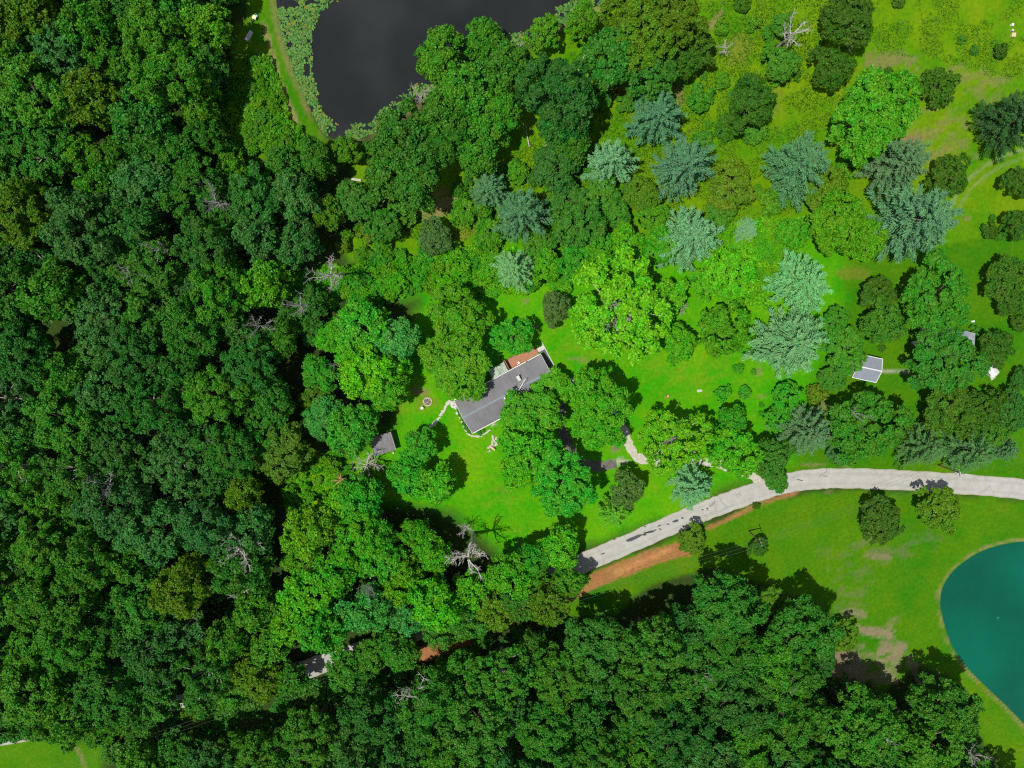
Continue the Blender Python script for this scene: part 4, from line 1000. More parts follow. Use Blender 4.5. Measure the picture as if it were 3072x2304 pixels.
def dead(u, v, rpx, k, label, grey=False, zs=1.0, lean=(0, 0), zc=9.0, group=None, name='dead_tree'):
    r = rpx * depth(u, v, zc) / FPX; s = r / 5.2; zc = 9.0 * s * zs
    if any(q in label for q in (' wood', 'thicket', 'emerald')): zc = 17.0
    sz = zc / 9.0; p = at(u, v, zc); tr, lb = DPROTO[k % 6][1 if grey else 0]
    if zc == 17.0: tr, lb = TPROTO[k % 5][1 if grey else 0]; sz = zc / 15.0
    e = empty(name, (p.x - lean[0] * zc, p.y - lean[1] * zc, 0), random.uniform(0, 6.28)); e.scale = (s, s, sz)
    if lean != (0, 0):
        e.rotation_mode = 'QUATERNION'; e.rotation_quaternion = Vector((0, 0, 1)).rotation_difference(Vector((lean[0], lean[1], 1)).normalized())
    tag(e, label, 'dead tree', group); link('trunk', tr, e)
    for l in lb: link('limb', l, e)
    return e
for a in DEADLIST:
    dead(*a, group='bare and bleached trees')
# fallen sticks by the grove
for u, v, l, an, lb in [(1582, 405, 70, 100, 'pale fallen trunk leaning in the pond grove'), (1638, 440, 40, 60, 'short pale fallen limb beside the meadow edge'), (1745, 190, 46, 70, 'pale log propped at the edge of the meadow grove'), (1752, 200, 34, 75, 'second pale log propped at the edge of the meadow grove')]:
    p = at(u, v); e = empty('fallen_log', p, math.radians(an)); tag(e, lb, 'log'); s = depth(u, v) / FPX * l
    mb = MB(); mb.tube([(-s / 2, 0, .2), (0, .1, .5), (s / 2, 0, 1.2)], [.16, .12, .05], 7); mb.build('trunk', M['deadwood'], e)
    mb = MB(); mb.tube([(s * .05, .1, .5), (s * .25, .5, 1.0)], [.07, .02], 5); mb.tube([(s * .2, .1, .7), (s * .4, -.4, 1.3)], [.06, .02], 5); mb.build('limb', M['deadwood'], e)
# broken snag with splintered top and fallen trunk
p = at(1032, 1430); e = empty('broken_snag', p); tag(e, 'broken snag with orange splintered top beside the shed', 'dead tree')
mb = MB(); mb.tube([(0, 0, -.2), (.1, 0, 1.5), (.1, .1, 3.0)], [.55, .48, .42], 9); mb.build('trunk', M['bark'], e)
mb = MB()
for k in range(16):
    a = random.uniform(0, 6.28); r = random.uniform(.5, 2.4); mb.tube([(.3 * math.cos(a), .3 * math.sin(a), 2.9), (r * math.cos(a) - .4, r * math.sin(a) + .2, 2.9 + random.uniform(.2, 1.3))], [.12, .015], 4)
mb.build('splinter', M['splinter'], e)
a0, a1 = at(1040, 1445), at(1078, 1498); e = empty('fallen_log', a0); tag(e, 'grey fallen trunk lying beside the broken snag', 'log'); d = a1 - a0
mb = MB(); mb.tube([(0, 0, 1.2), d * .5 + Vector((0, 0, .8)), d + Vector((0, 0, .35))], [.42, .36, .28], 9); mb.build('trunk', M['greywood'], e)
mb = MB()
for k in range(18): a = random.uniform(0, 6.28); mb.tube([(0, 0, 1.3), (random.uniform(-.8, 1.6), random.uniform(-.9, 1.2), 1.3 + random.uniform(-.2, .8))], [.06, .012], 4)
mb.build('twigs', M['greywood'], e)

# ------------------------------------------------------------------ the house
EAVE = 2.75
h0 = at(1363, 1201, EAVE); h1 = at(1622, 1063, EAVE); hd = h1 - h0; HL = hd.length; HW = 9.4
hrz = math.atan2(hd.y, hd.x)
house = empty('ranch_house', (h0.x, h0.y, 0), hrz); tag(house, 'long low ranch house with grey gable roof on the lawn', 'house')
# local x runs along the back eave, local -y toward the front
RZ = 4.55; OV = .45; th = .14
wl = MB(); wl.slab([(OV, -OV, EAVE + .12), (HL - OV, -OV, EAVE + .12), (HL - OV, -HW + OV, EAVE + .12), (OV, -HW + OV, EAVE + .12)], EAVE + .3)
for x in (OV, HL - OV):
    sgn = -1 if x < 1 else 1
    g = [(x, -OV, EAVE + .12), (x, -HW / 2, RZ - .25), (x, -HW + OV, EAVE + .12)]; wl.poly(g if sgn > 0 else g[::-1])
wl.build('wall', M['siding'], house)
roof = link('roof', None, house) if False else empty('roof', (0, 0, 0)); roof.parent = house
def slope(y0, z0, y1, z1, nseg=14):
    mb = MB(); P = []
    mb.slab([(0, y0, z0), (0, y1, z1), (HL, y1, z1), (HL, y0, z0)], th); return mb
slope(0, EAVE, -HW / 2, RZ).build('back_slope', M['felt'], roof)
slope(-HW / 2, RZ, -HW, EAVE).build('front_slope', M['felt'], roof)
mb = MB(); mb.box((HL / 2, -HW / 2 + .13, RZ + .005), (HL - .02, .30, .05), rx=math.atan2(RZ - EAVE, -HW / 2) * 0 - .38); mb.box((HL / 2, -HW / 2 - .13, RZ + .005), (HL - .02, .30, .05), rx=.38)
mb.build('ridge_cap', simple('ridge_flashing', (.20, .24, .26), .6, .12, 2), roof)
mb = MB(); mb.box((HL / 2, .10, EAVE - .08), (HL, .17, .13)); mb.build('gutter', M['offwhite'], roof)
mb = MB(); mb.box((HL / 2, -HW - .10, EAVE - .08), (HL, .17, .13)); mb.build('gutter', M['offwhite'], roof)
for x in (-.03, HL + .03): 
    mb = MB()
    for a, b2 in (((0, EAVE), (-HW / 2, RZ)), ((-HW / 2, RZ), (-HW, EAVE))):
        mb.tube([(x, a[0], a[1] - .06), (x, b2[0], b2[1] - .06)], .09, 4)
    mb.build('barge_board', M['offwhite'], roof)
def on_house(u, v, z):
    p = at(u, v, z) - Vector((h0.x, h0.y, 0)); c, s = math.cos(-hrz), math.sin(-hrz); return (p.x * c - p.y * s, p.x * s + p.y * c)
cx, cy = on_house(1556, 1135, 5.0)
def roofz(y): return EAVE + (RZ - EAVE) * (1 - abs(y + HW / 2) / (HW / 2))
ch = empty('chimney', (0, 0, 0)); ch.parent = roof
mb = MB(); mb.box((cx, cy, roofz(cy) + .35), (.62, 1.2, 1.3)); mb.build('stack', simple('chimney_brick', (.24, .18, .14), .9, .3, 6), ch)
mb = MB(); mb.box((cx, cy, roofz(cy) + 1.03), (.74, 1.32, .10)); mb.build('chimney_cap', M['concrete'], ch)
mb = MB(); mb.box((cx, cy + .05, roofz(cy) + 1.16), (.32, .36, .18)); mb.build('flue', M['offwhite'], ch)
vx, vy = on_house(1515, 1193, 4.4)
mb = MB(); mb.tube([(vx, vy, roofz(vy) - .2), (vx, vy, roofz(vy) + .75)], .20, 10); mb.tube([(vx, vy, roofz(vy) + .72), (vx, vy, roofz(vy) + .86)], [.34, .3], 10); mb.build('vent_pipe', M['offwhite'], roof)
vx, vy = on_house(1580, 1086, 3.5)
mb = MB(); mb.tube([(vx, vy, roofz(vy) - .2), (vx, vy, roofz(vy) + .35)], .16, 8); mb.build('vent_pipe', M['darkmetal'], roof)
# windows and doors on the four walls
def window(x, y, wdt, side, z=1.55, hgt=1.15):
    wn = empty('window', (0, 0, 0)); wn.parent = house
    if side in 'bf':
        yy = -OV + .03 if side == 'b' else -HW + OV - .03
        MB().box((x, yy, z), (wdt, .05, hgt)).build('pane', M['glass'], wn); mb = MB()
        for dz in (-hgt / 2, hgt / 2): mb.box((x, yy, z + dz), (wdt + .16, .09, .09))
        for dx in (-wdt / 2, 0, wdt / 2): mb.box((x + dx, yy, z), (.07, .085, hgt - .1))
    else:
        xx = OV - .03 if side == 'l' else HL - OV + .03
        MB().box((xx, y, z), (.05, wdt, hgt)).build('pane', M['glass'], wn); mb = MB()
        for dz in (-hgt / 2, hgt / 2): mb.box((xx, y, z + dz), (.09, wdt + .16, .09))
        for dy in (-wdt / 2, 0, wdt / 2): mb.box((xx, y + dy, z), (.085, .07, hgt - .1))
    mb.build('frame', M['white'], wn)
for x in (3, 7, 11, 20): window(x, 0, 1.4, 'b')
for x in (3, 8, 16, 21): window(x, 0, 1.6, 'f')
for y in (-3, -6.4): window(0, y, 1.3, 'l')
window(0, -4.5, 1.6, 'r')
for x, s in ((15.6, 'b'), (12.4, 'f')):
    d_ = empty('door', (0, 0, 0)); d_.parent = house; yy = -OV + .03 if s == 'b' else -HW + OV - .03
    MB().box((x, yy, 1.05), (.95, .06, 2.05)).build('panel', M['white'], d_); MB().box((x + .36, yy + (.06 if s == 'b' else -.06), 1.05), (.06, .06, .12)).build('handle', M['darkmetal'], d_)
def to_local(o, u, v, z=0): p = at(u, v, z); return p
# TV antenna on a mast at the front of the ridge
ax0, ay0 = on_house(1567, 1152, 5.2)
an = empty('roof_antenna', (0, 0, 0)); an.parent = house
mb = MB(); mb.tube([(ax0, ay0, roofz(ay0) - .1), (ax0, ay0, roofz(ay0) + 1.9)], .05, 6); mb.build('mast', M['offwhite'], an)
mb = MB(); zt = roofz(ay0) + 1.8; mb.tube([(ax0 - 1.5, ay0 - .9, zt), (ax0 + 1.3, ay0 + .9, zt)], .06, 6); mb.build('boom', M['white'], an)
for k in range(7):
    t = k / 6; bx, by = ax0 - 1.4 + 2.6 * t, ay0 - .84 + 1.66 * t; l = .35 + .6 * (1 - t)
    MB().tube([(bx - .5 * l, by + .85 * l, zt + .03), (bx + .5 * l, by - .85 * l, zt + .03)], .028, 5).build('element', M['white'], an)
# red deck and patio behind the house
def on_world(pts, z): return [tuple(at(u, v, z)) for u, v in pts]
def plate(name, pts, z, thk, m, label=None, cat=None, kind=None):
    mb = MB(); o0 = at(*pts[0]); mb.slab([tuple(Vector(q) - Vector((o0.x, o0.y, 0))) for q in on_world(pts, z)], thk); o = mb.build(name, m, None, (o0.x, o0.y, 0)); tag(o, label, cat, kind=kind); return o
def local_box(x0, x1, y0, y1, z0, z1, name, m, parent):
    return MB().box(((x0 + x1) / 2, (y0 + y1) / 2, (z0 + z1) / 2), (x1 - x0, y1 - y0, z1 - z0)).build(name, m, parent)
deck = empty('wooden_deck', (h0.x, h0.y, 0), hrz); tag(deck, 'reddish wooden deck along the back of the house', 'deck')
dx0, _ = on_house(1527, 1100, .5); dx1, _ = on_house(1616, 1060, .5)
nb_ = int((2.7 - .08) / .16)
for k in range(nb_):
    o = local_box(dx0, dx1, .08 + k * .16, .08 + k * .16 + .145, .36, .40, 'board', M['redwood'], deck)
local_box(dx0, dx1, .1, 2.6, .1, .355, 'frame', M['brownwood'], deck)
for k in range(7):
    x = dx0 + .1 + (dx1 - dx0 - .2) * k / 6; local_box(x - .05, x + .05, 2.6, 2.7, 0, 1.3, 'post', M['brownwood'], deck)
local_box(dx0, dx1, 2.6, 2.7, 1.3, 1.36, 'rail', M['brownwood'], deck)
# dark screened stair hood at the deck's end
sh = empty('deck_screen', (h0.x, h0.y, 0), hrz); tag(sh, 'dark brown privacy screen at the end of the deck', 'screen')
for k in range(5): local_box(dx0 - .35, dx0 - .05, .3 + k * .52, .3 + k * .52 + .5, 0, 2.0, 'panel', M['brownwood'], sh)
# deck furniture
fx = dx0 + 2.1
dc = empty('deck_lounger', (h0.x, h0.y, 0), hrz); tag(dc, 'white deck chair with red cushion against the house wall', 'chair')
local_box(fx, fx + .75, .25, .85, .62, .70, 'seat', M['white'], dc); local_box(fx, fx + .12, .25, .85, .70, 1.2, 'backrest', M['white'], dc); local_box(fx - .5, fx - .02, .3, .8, .60, .74, 'cushion', M['red'], dc)
for a, b2 in ((.05, .3), (.65, .3), (.05, .78), (.65, .78)): local_box(fx + a, fx + a + .05, b2, b2 + .05, .40, .62, 'leg', M['white'], dc)
# glazed porch roof beside the deck
px0, _ = on_house(1480, 1140, 2); px1 = dx0 - .5
pr = empty('porch_roof', (h0.x, h0.y, 0), hrz); tag(pr, 'pale greenish translucent porch roof tucked under the oak', 'porch')
npan = max(3, int((px1 - px0) / .95)); wp_ = (px1 - px0) / npan
pm = simple('mossy_corrugated_plastic', (.42, .48, .36), .5, .4, .9, c2=(.16, .22, .17))
for k in range(npan): MB().slab([(px0 + k * wp_ + .03, .25, EAVE - .05), (px0 + k * wp_ + .03, 2.6, EAVE - .45), (px0 + (k + 1) * wp_ - .03, 2.6, EAVE - .45), (px0 + (k + 1) * wp_ - .03, .25, EAVE - .05)], .05).build('panel', pm, pr)
for k in range(npan + 1): local_box(px0 + k * wp_ - .05, px0 + k * wp_ + .05, 2.45, 2.55, 0, EAVE - .5, 'post', M['white'], pr)
# concrete walk round the gable end; slabs darkened to paint in the house's shadow
wk = empty('concrete_walk', (h0.x, h0.y, 0), hrz); tag(wk, kind='structure')
for k in range(6): local_box(HL + .15, HL + 1.5, -HW + .2 + k * 1.62, -HW + .2 + k * 1.62 + 1.58, -.1, .05, 'slab', simple('walk_painted_shade', (.10, .105, .11), .8, .2, 2) if k == 0 else bpy.data.materials['walk_painted_shade'], wk)
for k in range(7): local_box(HL + 1.54, HL + 1.78, -HW + 1.2 + k * 1.52, -HW + 1.2 + k * 1.52 + 1.48, -.1, .14, 'kerb', M['concrete'], wk)
local_box(HL - 1.6, HL + 1.7, .45, 1.5, -.1, .06, 'landing', M['concrete'], wk)
# air conditioner on a round pad
ac = empty('air_conditioner', at(1362, 1214)); tag(ac, 'white air conditioner with a dark fan at the gable end', 'air conditioner')
MB().tube([(0, 0, -.05), (0, 0, .07)], .95, 16).build('pad', M['concrete'], ac)
MB().tube([(0, 0, .07), (0, 0, .85)], .52, 16).build('casing', M['white'], ac)
MB().tube([(0, 0, .85), (0, 0, .88)], .40, 16).build('fan_grille', M['darkmetal'], ac)
for k in range(4):
    a = k * math.pi / 2 + .4; MB().slab([(0, 0, .9), (.36 * math.cos(a), .36 * math.sin(a), .9), (.36 * math.cos(a + .6), .36 * math.sin(a + .6), .9)], .01).build('blade', M['offwhite'], ac)
# stone-edged flower bed
bed = empty('stone_edging', at(1395, 1270)); tag(bed, 'pale stone edging around the flower bed at the gable end', 'edging')
L = smooth_line(at_np([(1366, 1224), (1375, 1245), (1384, 1264), (1396, 1288), (1404, 1300), (1414, 1307), (1428, 1309), (1442, 1307), (1456, 1299), (1471, 1289)]), 6)
for p in L: stone(bed, (p[0] + random.uniform(-.12, .12), p[1] + random.uniform(-.12, .12), -.02), random.uniform(.22, .36), .22)
for u, v, r in [(1374, 1233, 5), (1379, 1246, 6), (1385, 1258, 6), (1391, 1271, 7), (1398, 1284, 7), (1406, 1295, 6), (1437, 1298, 8), (1450, 1293, 6), (1442, 1303, 6), (1372, 1238, 4)]:
    tree(u, v, r, 'h', random.choice(['fresh', 'lolive', 'teal']), 'low bedding plant inside the stone-edged flower bed', 'plant', 'flower bed plants', .9, name='bedding_plant')
p = at(1371, 1238); e = empty('garden_ornament', p); tag(e, 'small blue and white garden ornament by the gable end', 'ornament')
MB().tube([(0, 0, 0), (0, 0, .5), (0, 0, .55)], [.12, .1, .25], 8).build('pedestal', M['white'], e); MB().tube([(0, 0, .55), (0, 0, .7)], [.27, .3], 10).build('bowl', M['blue'], e)
# rock garden with a bench
rg = empty('rock_garden', at(1478, 1335)); tag(rg, 'rock garden of pale boulders on the lawn', 'rock garden')
for k in range(46):
    t = random.random(); u = 1472 + 16 * t + random.uniform(-10, 10) * (1 - .2 * t); v = 1350 - 38 * t + random.uniform(-8, 8); p = at(u, v); stone(rg, (p.x, p.y, -.03), random.uniform(.16, .46), random.uniform(.12, .4), 'boulder')
p = at(1478, 1344); bn = empty('garden_bench', p, math.radians(-38)); tag(bn, 'small wooden bench with red back in the rock garden', 'bench')
for k in range(3): MB().box((0, -.16 + k * .17, .45), (1.5, .15, .05)).build('slat', M['tan'], bn)
for k in range(2): MB().box((0, .30, .62 + k * .2), (1.5, .05, .16)).build('backrest', M['red'], bn)
for x in (-.62, .62): MB().box((x, 0, .21), (.08, .5, .42)).build('leg', M['brownwood'], bn)
# fire pit, drum
fp = empty('fire_pit', at(1283, 1205)); tag(fp, 'round fire pit of stones filled with ash and sticks', 'fire pit')
for k in range(17): a = 2 * math.pi * k / 17; c = fp.location; stone(fp, (c.x + 1.02 * math.cos(a), c.y + 1.02 * math.sin(a), -.02), random.uniform(.2, .3), .26)
MB().tube([(0, 0, -.03), (0, 0, .07)], .9, 18).build('ash_bed', M['ash'], fp)
for k in range(10): a = random.uniform(0, 6.28); MB().tube([(.8 * math.cos(a), .8 * math.sin(a), .12), (-.35 * math.cos(a + .5), -.35 * math.sin(a + .5), .45)], [.07, .05], 6).build('log', random.choice((M['ash'], M['oldwood'], M['splinter'])), fp)
dr = empty('white_drum', at(1267, 1223)); tag(dr, 'white round drum standing by the fire pit', 'drum')
MB().tube([(0, 0, 0), (0, 0, .75)], .36, 16).build('barrel', M['white'], dr); MB().tube([(0, 0, .75), (0, 0, .80)], .39, 16).build('lid', M['offwhite'], dr)
# bench in the oak's shade, stone slab on the lawn
bn = empty('garden_bench', at(1602, 980), math.radians(8)); tag(bn, 'brown wooden bench on the lawn in the oak shadow', 'bench')
for k in range(3): MB().box((0, -.2 + k * .2, .45), (1.6, .17, .05)).build('slat', M['brownwood'], bn)
MB().box((0, .34, .7), (1.6, .05, .3)).build('backrest', M['brownwood'], bn)
for x in (-.66, .66): MB().box((x, 0, .21), (.08, .55, .42)).build('leg', M['brownwood'], bn)
sb = empty('stone_slab', at(2098, 1173)); tag(sb, 'flat pinkish stone slab lying on the lawn', 'slab')
for dx, dy in ((-.28, 0), (.3, .05)): stone(sb, Vector((dx, dy, 0)) + sb.location, .5, .12, 'flagstone')
st = empty('tree_stump', at(2003, 1188)); tag(st, 'low sawn tree stump on the lawn with orange wood', 'stump')
MB().tube([(0, 0, -.1), (0, 0, .28)], [.42, .34], 10).build('bark', M['bark'], st); MB().tube([(0, 0, .28), (0, 0, .30)], .31, 10).build('cut_face', M['splinter'], st)

# ------------------------------------------------------------------ shed of the lot
ZS = 2.4
c = [at(1110, 1313, ZS), at(1172, 1295, ZS), at(1188, 1349, ZS), at(1123, 1370, ZS)]
shed = empty('garden_shed', (c[3].x, c[3].y, 0)); tag(shed, 'dark roofed garden shed littered with leaves under the dead tree', 'shed')
loc = [q - Vector((c[3].x, c[3].y, 0)) for q in c]; cen = sum(loc, Vector()) / 4
hi = [Vector((q.x, q.y, ZS + (.35 if k in (0, 1) else 0))) for k, q in enumerate(loc)]
MB().slab([tuple(q) for q in hi][::-1], .12).build('roof', M['shedfelt'], shed)
inn = [cen + (q - cen) * .93 for q in loc]; MB().slab([(q.x, q.y, ZS - .14 + (.3 if k < 2 else 0)) for k, q in enumerate(inn)][::-1], 2.7).build('wall', simple('grey_boards', (.25, .22, .19), .9, .2, 3), shed)
mb = MB(); mb.tube([hi[1] + Vector((0, 0, .02)), hi[2] + Vector((0, 0, .02))], .06, 4); mb.build('drip_edge', M['oldwood'], shed)
m_ = (inn[2] + inn[3]) / 2; d_ = (inn[2] - inn[3]).normalized(); nrm = Vector((d_.y, -d_.x, 0))
MB().box(tuple(Vector((m_.x, m_.y, 1.0)) + nrm * .03), (1.1, .06, 1.95), rz=math.atan2(d_.y, d_.x)).build('door', M['oldwood'], shed)
bkt = empty('paint_bucket', at(1181, 1358)); tag(bkt, 'pale bucket at the corner of the garden shed', 'bucket')
MB().tube([(0, 0, 0), (0, 0, .4)], [.2, .25], 10).build('pail', M['offwhite'], bkt); MB().tube([(0, 0, .4), (0, 0, .43)], .26, 10).build('rim', M['tan'], bkt)

# ------------------------------------------------------------------ steel barn
def barn():
    ZE, ZR = 3.0, 4.1
    TL, TR, BR, BL = at(2574, 1062, ZE), at(2646, 1077, ZE), at(2630, 1148, ZE), at(2560, 1132, ZE)
    e1 = ((TR - TL) + (BR - BL)).normalized(); L_ = ((TR - TL).length + (BR - BL).length) / 2; W_ = ((TL - BL).length + (TR - BR).length) / 2
    base = (BL + TL + TR + BR) / 4; rz = math.atan2(e1.y, e1.x)
    b = empty('steel_barn', (base.x, base.y, 0), rz); tag(b, 'steel barn with pale grey ribbed gable roof', 'barn')
    hx, hy = L_ / 2, W_ / 2
    mb = MB(); mb.slab([(-hx + .25, -hy + .25, ZE), (hx - .25, -hy + .25, ZE), (hx - .25, hy - .25, ZE), (-hx + .25, hy - .25, ZE)], ZE + .2)
    for x in (-hx + .25, hx - .25): g = [(x, -hy + .25, ZE), (x, hy - .25, ZE), (x, 0, ZR - .12)]; mb.poly(g if x > 0 else g[::-1])
    mb.build('wall', M['offwhite'], b)
    for sg in (-1, 1):
        rf = MB(); n = int(W_ / 2 / .05)
        rf.slab([(-hx, sg * hy, ZE), (hx, sg * hy, ZE), (hx, 0, ZR), (-hx, 0, ZR)] if sg < 0 else [(-hx, 0, ZR), (hx, 0, ZR), (hx, sg * hy, ZE), (-hx, sg * hy, ZE)], .06)
        o = rf.build('roof_slope', M['tin'], b)
        rb = MB(); x = -hx + .15
        while x < hx:
            rb.tube([(x, sg * hy * .995, ZE + .03), (x, sg * .05, ZR + .025)], .045, 4); x += .30
        rb.build('ribs', M['tin'], o)
    mb = MB(); mb.box((0, 0, ZR + .05), (L_ + .02, .28, .07)); mb.build('ridge_cap', M['offwhite'], b)
    for sg in (-1, 1):
        MB().box((0, sg * (hy + .05), ZE - .02), (L_, .13, .14)).build('gutter', M['white'], b)
        mb = MB()
        for s2 in (-1, 1): mb.tube([(sg * (hx + .03), s2 * hy, ZE + .03), (sg * (hx + .03), 0, ZR + .05)], .085, 4)
        mb.build('barge_board', M['white'], b)
    d = empty('door', (0, 0, 0)); d.parent = b
    MB().box((hx - .21, 0, 1.25), (.06, 2.6, 2.4)).build('panel', M['white'], d); MB().box((hx - .15, 1.0, 1.2), (.06, .06, .25)).build('handle', M['darkmetal'], d)
barn()
# neighbour's house, mostly hidden under its trees
nh = empty('hidden_house', at(2822, 1018), math.radians(-14)); tag(nh, 'blue-grey roofed house glimpsed beneath the neighbour trees', 'house')
MB().box((0, 0, 1.4), (11.5, 5.6, 2.8)).build('wall', M['siding'], nh)
for sg in (-1, 1): MB().slab([(-6.1, sg * 3.2, 2.75), (6.1, sg * 3.2, 2.75), (6.1, 0, 4.0), (-6.1, 0, 4.0)][::(1 if sg < 0 else -1)], .12).build('roof', M['greyroof'], nh)
MB().box((3.0, .3, 4.2), (.7, .7, 1.3)).build('chimney', M['concrete'], nh)
for x in (-3.5, 0, 3.5): MB().box((x, -2.83, 1.5), (1.3, .06, 1.1)).build('window', M['glass'], nh)
MB().box((1.8, 2.83, 1.05), (.95, .06, 2.05)).build('door', M['white'], nh)
# small grey roof over by the feathery tree
lr = empty('lean_to', at(2770, 996), math.radians(70)); tag(lr, 'grey tin lean-to roof beside the feathery tree', 'shelter')
MB().slab([(-1.4, -1.0, 2.2), (1.4, -1.0, 2.2), (1.4, 1.0, 2.6), (-1.4, 1.0, 2.6)], .06).build('roof', M['tin'], lr)
for x in (-1.25, 1.25):
    for y in (-.85, .85): MB().box((x, y, 1.08), (.1, .1, 2.14 + y * .2)).build('post', M['oldwood'], lr)
# white shed with ramp
ws = empty('white_shed', at(2962, 1110), math.radians(-52)); tag(ws, 'white roofed shed at the edge of the neighbour lawn', 'shed')
MB().box((0, 0, 1.05), (2.2, 1.8, 2.1)).build('wall', M['siding'], ws)
for sg in (-1, 1): MB().slab([(-1.3, sg * 1.1, 2.05), (1.3, sg * 1.1, 2.05), (1.3, 0, 2.5), (-1.3, 0, 2.5)][::(1 if sg < 0 else -1)], .06).build('roof', M['offwhite'], ws)
MB().box((1.33, 0, .95), (.06, 1.1, 1.8)).build('door', M['white'], ws)
for k in range(6): MB().box((1.55 + k * .24, 0, .42 - k * .07), (.21, 1.3, .05)).build('ramp_board', M['oldwood'], ws)
# yard clutter of the neighbour
def clutter(u, v, m, sz, label, cat, rz=.3):
    e = empty(cat.replace(' ', '_'), at(u, v), rz); tag(e, label, cat, "clutter in the neighbour's yard")
    MB().box((0, 0, sz[2] / 2), sz, taper=.92).build('body', m, e); MB().box((0, 0, sz[2] + .03), (sz[0] * 1.04, sz[1] * 1.04, .06)).build('lid', M['white'], e); return e
clutter(2741, 1030, M['offwhite'], (1.3, .7, .7), 'white chest standing at the tip of the hidden house', 'storage chest', -.6)
clutter(2855, 1001, M['white'], (.6, .5, .6), 'white box farther from the hidden house wall', 'storage box')
clutter(2853, 1009, M['white'], (.55, .45, .5), 'white box closer to the hidden house wall', 'storage box', .8)
clutter(2900, 1042, M['offwhite'], (1.1, .9, .5), 'white bin under the large tree by the hidden house', 'bin', .9)
clutter(2917, 964, M['white'], (.7, .4, .3), 'small white tub alone on the neighbour lawn', 'tub', .1)

# ------------------------------------------------------------------ pond-side things
bt = empty('jon_boat', at(747, 108), math.radians(57)); tag(bt, 'overturned white jon boat on the grass by the dam', 'boat')
V = []; prof = [(-1.25, .45), (-.6, .52), (.5, .50), (1.25, .36)]
hull = MB()
for (x, hw) in prof: hull.v += [(x, -hw, .02), (x, -hw * .8, .42 - .05 * abs(x)), (x, hw * .8, .42 - .05 * abs(x)), (x, hw, .02)]
for k in range(3):
    for j in range(3): hull.f.append((k * 4 + j, k * 4 + j + 4, k * 4 + j + 5, k * 4 + j + 1)[::-1])
hull.f += [(0, 1, 2, 3)[::-1], (12, 13, 14, 15)]
hull.build('hull', M['offwhite'], bt)
MB().tube([(-1.1, 0, .41), (0, 0, .46), (1.15, 0, .39)], .035, 5).build('keel', M['oldwood'], bt)
for s in (-1, 1): MB().tube([(-1.2, s * .3, .39), (0, s * .33, .45), (1.2, s * .24, .36)], .03, 5).build('hull_rib', M['offwhite'], bt)
tb = empty('picnic_table', at(766, 55), math.radians(-25)); tag(tb, 'yellow topped table between two chairs by the dam', 'table')
for k in range(3): MB().box((0, -.3 + k * .3, .74), (.95, .28, .05)).build('table_board', M['yellow'], tb)
for x in (-.38, .38):
    for y in (-.34, .34): MB().box((x, y, .36), (.07, .07, .71)).build('leg', M['tan'], tb)
def chair(u, v, rz, m, label):
    e = empty('garden_chair', at(u, v), rz); tag(e, label, 'chair')
    MB().box((0, 0, .42), (.52, .52, .06)).build('seat', m, e); MB().box((0, .26, .70), (.52, .06, .5)).build('backrest', m, e)
    for x in (-.22, .22):
        for y in (-.22, .22): MB().box((x, y, .2), (.05, .05, .39)).build('leg', m, e)
chair(771, 50, .4, M['blue'], 'pale blue chair beside the yellow topped table'); chair(759, 62, 2.2, M['darkmetal'], 'dark grey chair beside the yellow topped table')
def bench(u, v, l, an, label, tee=False):
    e = empty('plank_bench', at(u, v), math.radians(an)); tag(e, label, 'bench')
    for y in (-.14, .14): MB().box((0, y, .46), (l, .25, .06)).build('plank', M['oldwood'], e)
    for x in (-l * .36, l * .36): MB().box((x, 0, .215), (.12, .45, .43)).build('leg', M['oldwood'], e)
bench(1070, 540, 2.4, -9, 'long silvered plank bench near the pond grove'); bench(1090, 565, 1.5, 6, 'short pale plank bench in front of the wooden beam'); bench(1122, 566, 1.5, 2, 'silvered plank bench at the foot of the dark grove tree'); bench(1130, 577, 2.1, -6, 'shaded plank bench at the rim of the grove')
bm = empty('wooden_beam', at(1092, 573), math.radians(90)); tag(bm, 'wooden beam lying between benches near the pond', 'beam')
MB().box((0, 0, .12), (1.2, .24, .22)).build('timber', M['oldwood'], bm); MB().box((-.5, 0, .26), (.3, .3, .06)).build('end_plate', M['tan'], bm)
for u, v, m, s, lb in [(3033, 76.5, 'white', .5, 'white hive box alone in the far meadow'), (3036.5, 107, 'tan', .85, 'tan weathered hive box in the far meadow'), (3033, 93, 'oldwood', .45, 'small grey hive stand in the far meadow')]:
    e = empty('hive_box', at(u, v)); tag(e, lb, 'box'); MB().box((0, 0, .3), (s, s, .6)).build('body', M[m], e); MB().box((0, 0, .63), (s * 1.08, s * 1.08, .06)).build('lid', M[m], e)

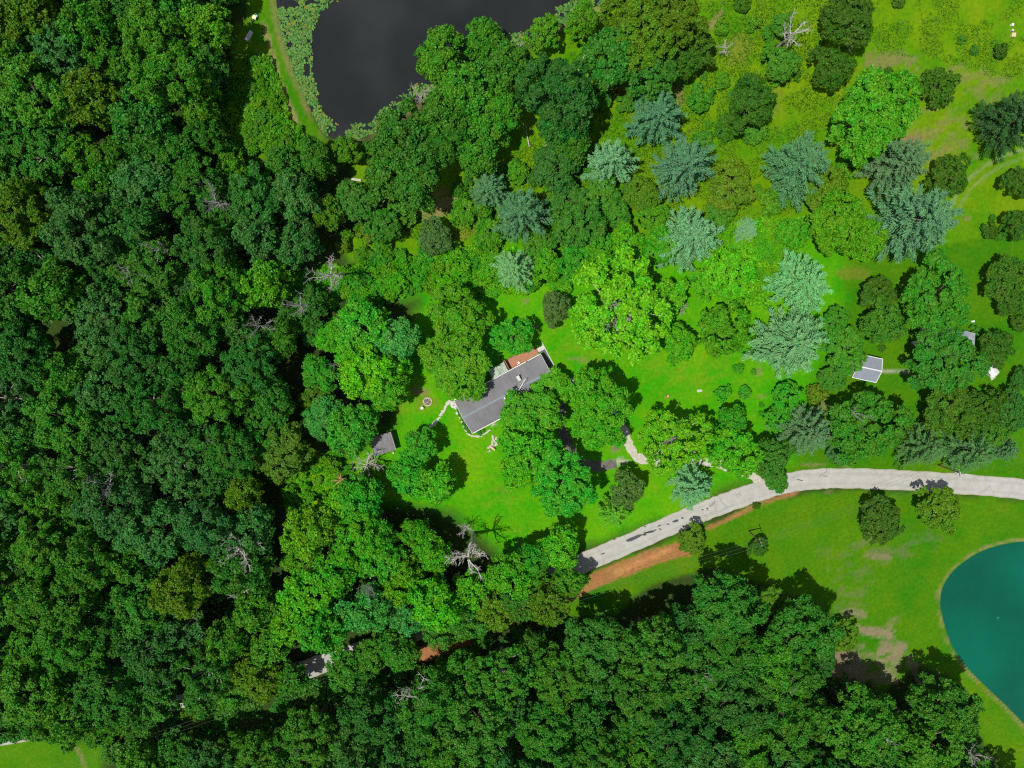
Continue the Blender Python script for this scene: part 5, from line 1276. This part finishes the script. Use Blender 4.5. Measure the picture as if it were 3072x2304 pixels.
# ------------------------------------------------------------------ utility poles and wires
PH = 8.8
poles = [((518, 2147), 'brown utility pole in the power line clearing below the road', False), ((2246, 1592), 'brown utility pole standing on the pasture', False), ((2813, 1394), 'utility pole with a white transformer beside the road pines', True)]
tops = []
ldir = []
for (u, v), lb, tr in poles:
    p = at(u, v); e = empty('utility_pole', p); tag(e, lb, 'utility pole', 'utility poles')
    MB().tube([(0, 0, -.3), (0, 0, 4), (0, 0, PH)], [.19, .16, .13], 10).build('pole', M['polewood'], e)
    a = at(518, 2147); b_ = at(2246, 1592); dd = (b_ - a).normalized(); ang = math.atan2(dd.y, dd.x) + math.pi / 2
    MB().box((0, 0, PH - .35), (2.0, .12, .14), rz=ang).build('crossarm', M['polewood'], e)
    for k in (-.9, 0, .9): MB().tube([(k * math.cos(ang), k * math.sin(ang), PH - .28), (k * math.cos(ang), k * math.sin(ang), PH - (.02 if k else -.1))], [.06, .07], 8).build('insulator', M['white'], e)
    if tr:
        t = MB().tube([(.42, -.2, PH - 2.0), (.42, -.2, PH - .9), (.42, -.2, PH - .8)], [.36, .36, .2], 14).build('transformer', M['white'], e)
    tops.append([Vector((p.x + k * math.cos(ang), p.y + k * math.sin(ang), PH - .02)) for k in (-.9, 0, .9)])
def wire(a, b, sag, label, rad=.013):
    pts = []
    for k in range(25):
        t = k / 24; q = a.lerp(b, t); q.z -= 4 * sag * t * (1 - t); pts.append(q - a)
    mb = MB(); mb.tube(pts, rad, 4); o = mb.build('power_line', M['wire'], None, a); tag(o, label, 'wire', 'overhead power lines')
off = at(-700, 2560); far = at(3700, 1250)
for k in range(3):
    wire(tops[0][k], tops[1][k], 2.2, 'thin overhead wire between the clearing pole and pasture pole')
    wire(tops[1][k], tops[2][k], .8, 'thin overhead wire crossing above the road to the transformer pole')
    wire(tops[0][k], Vector((off.x, off.y + (k - 1) * .9, PH)), 1.0, 'thin overhead wire leaving the clearing pole into the wood')
wire(tops[2][1], Vector((far.x, far.y, PH)), 1.2, 'thin overhead wire leaving the transformer pole along the road')
mbx = empty('mailbox', at(2886, 1419)); tag(mbx, 'pale mailbox on a post at the road edge', 'mailbox')
MB().box((0, 0, .55), (.1, .1, 1.1)).build('post', M['palegreen'], mbx); MB().box((.12, 0, 1.22), (.55, .25, .25)).build('box', M['palegreen'], mbx)
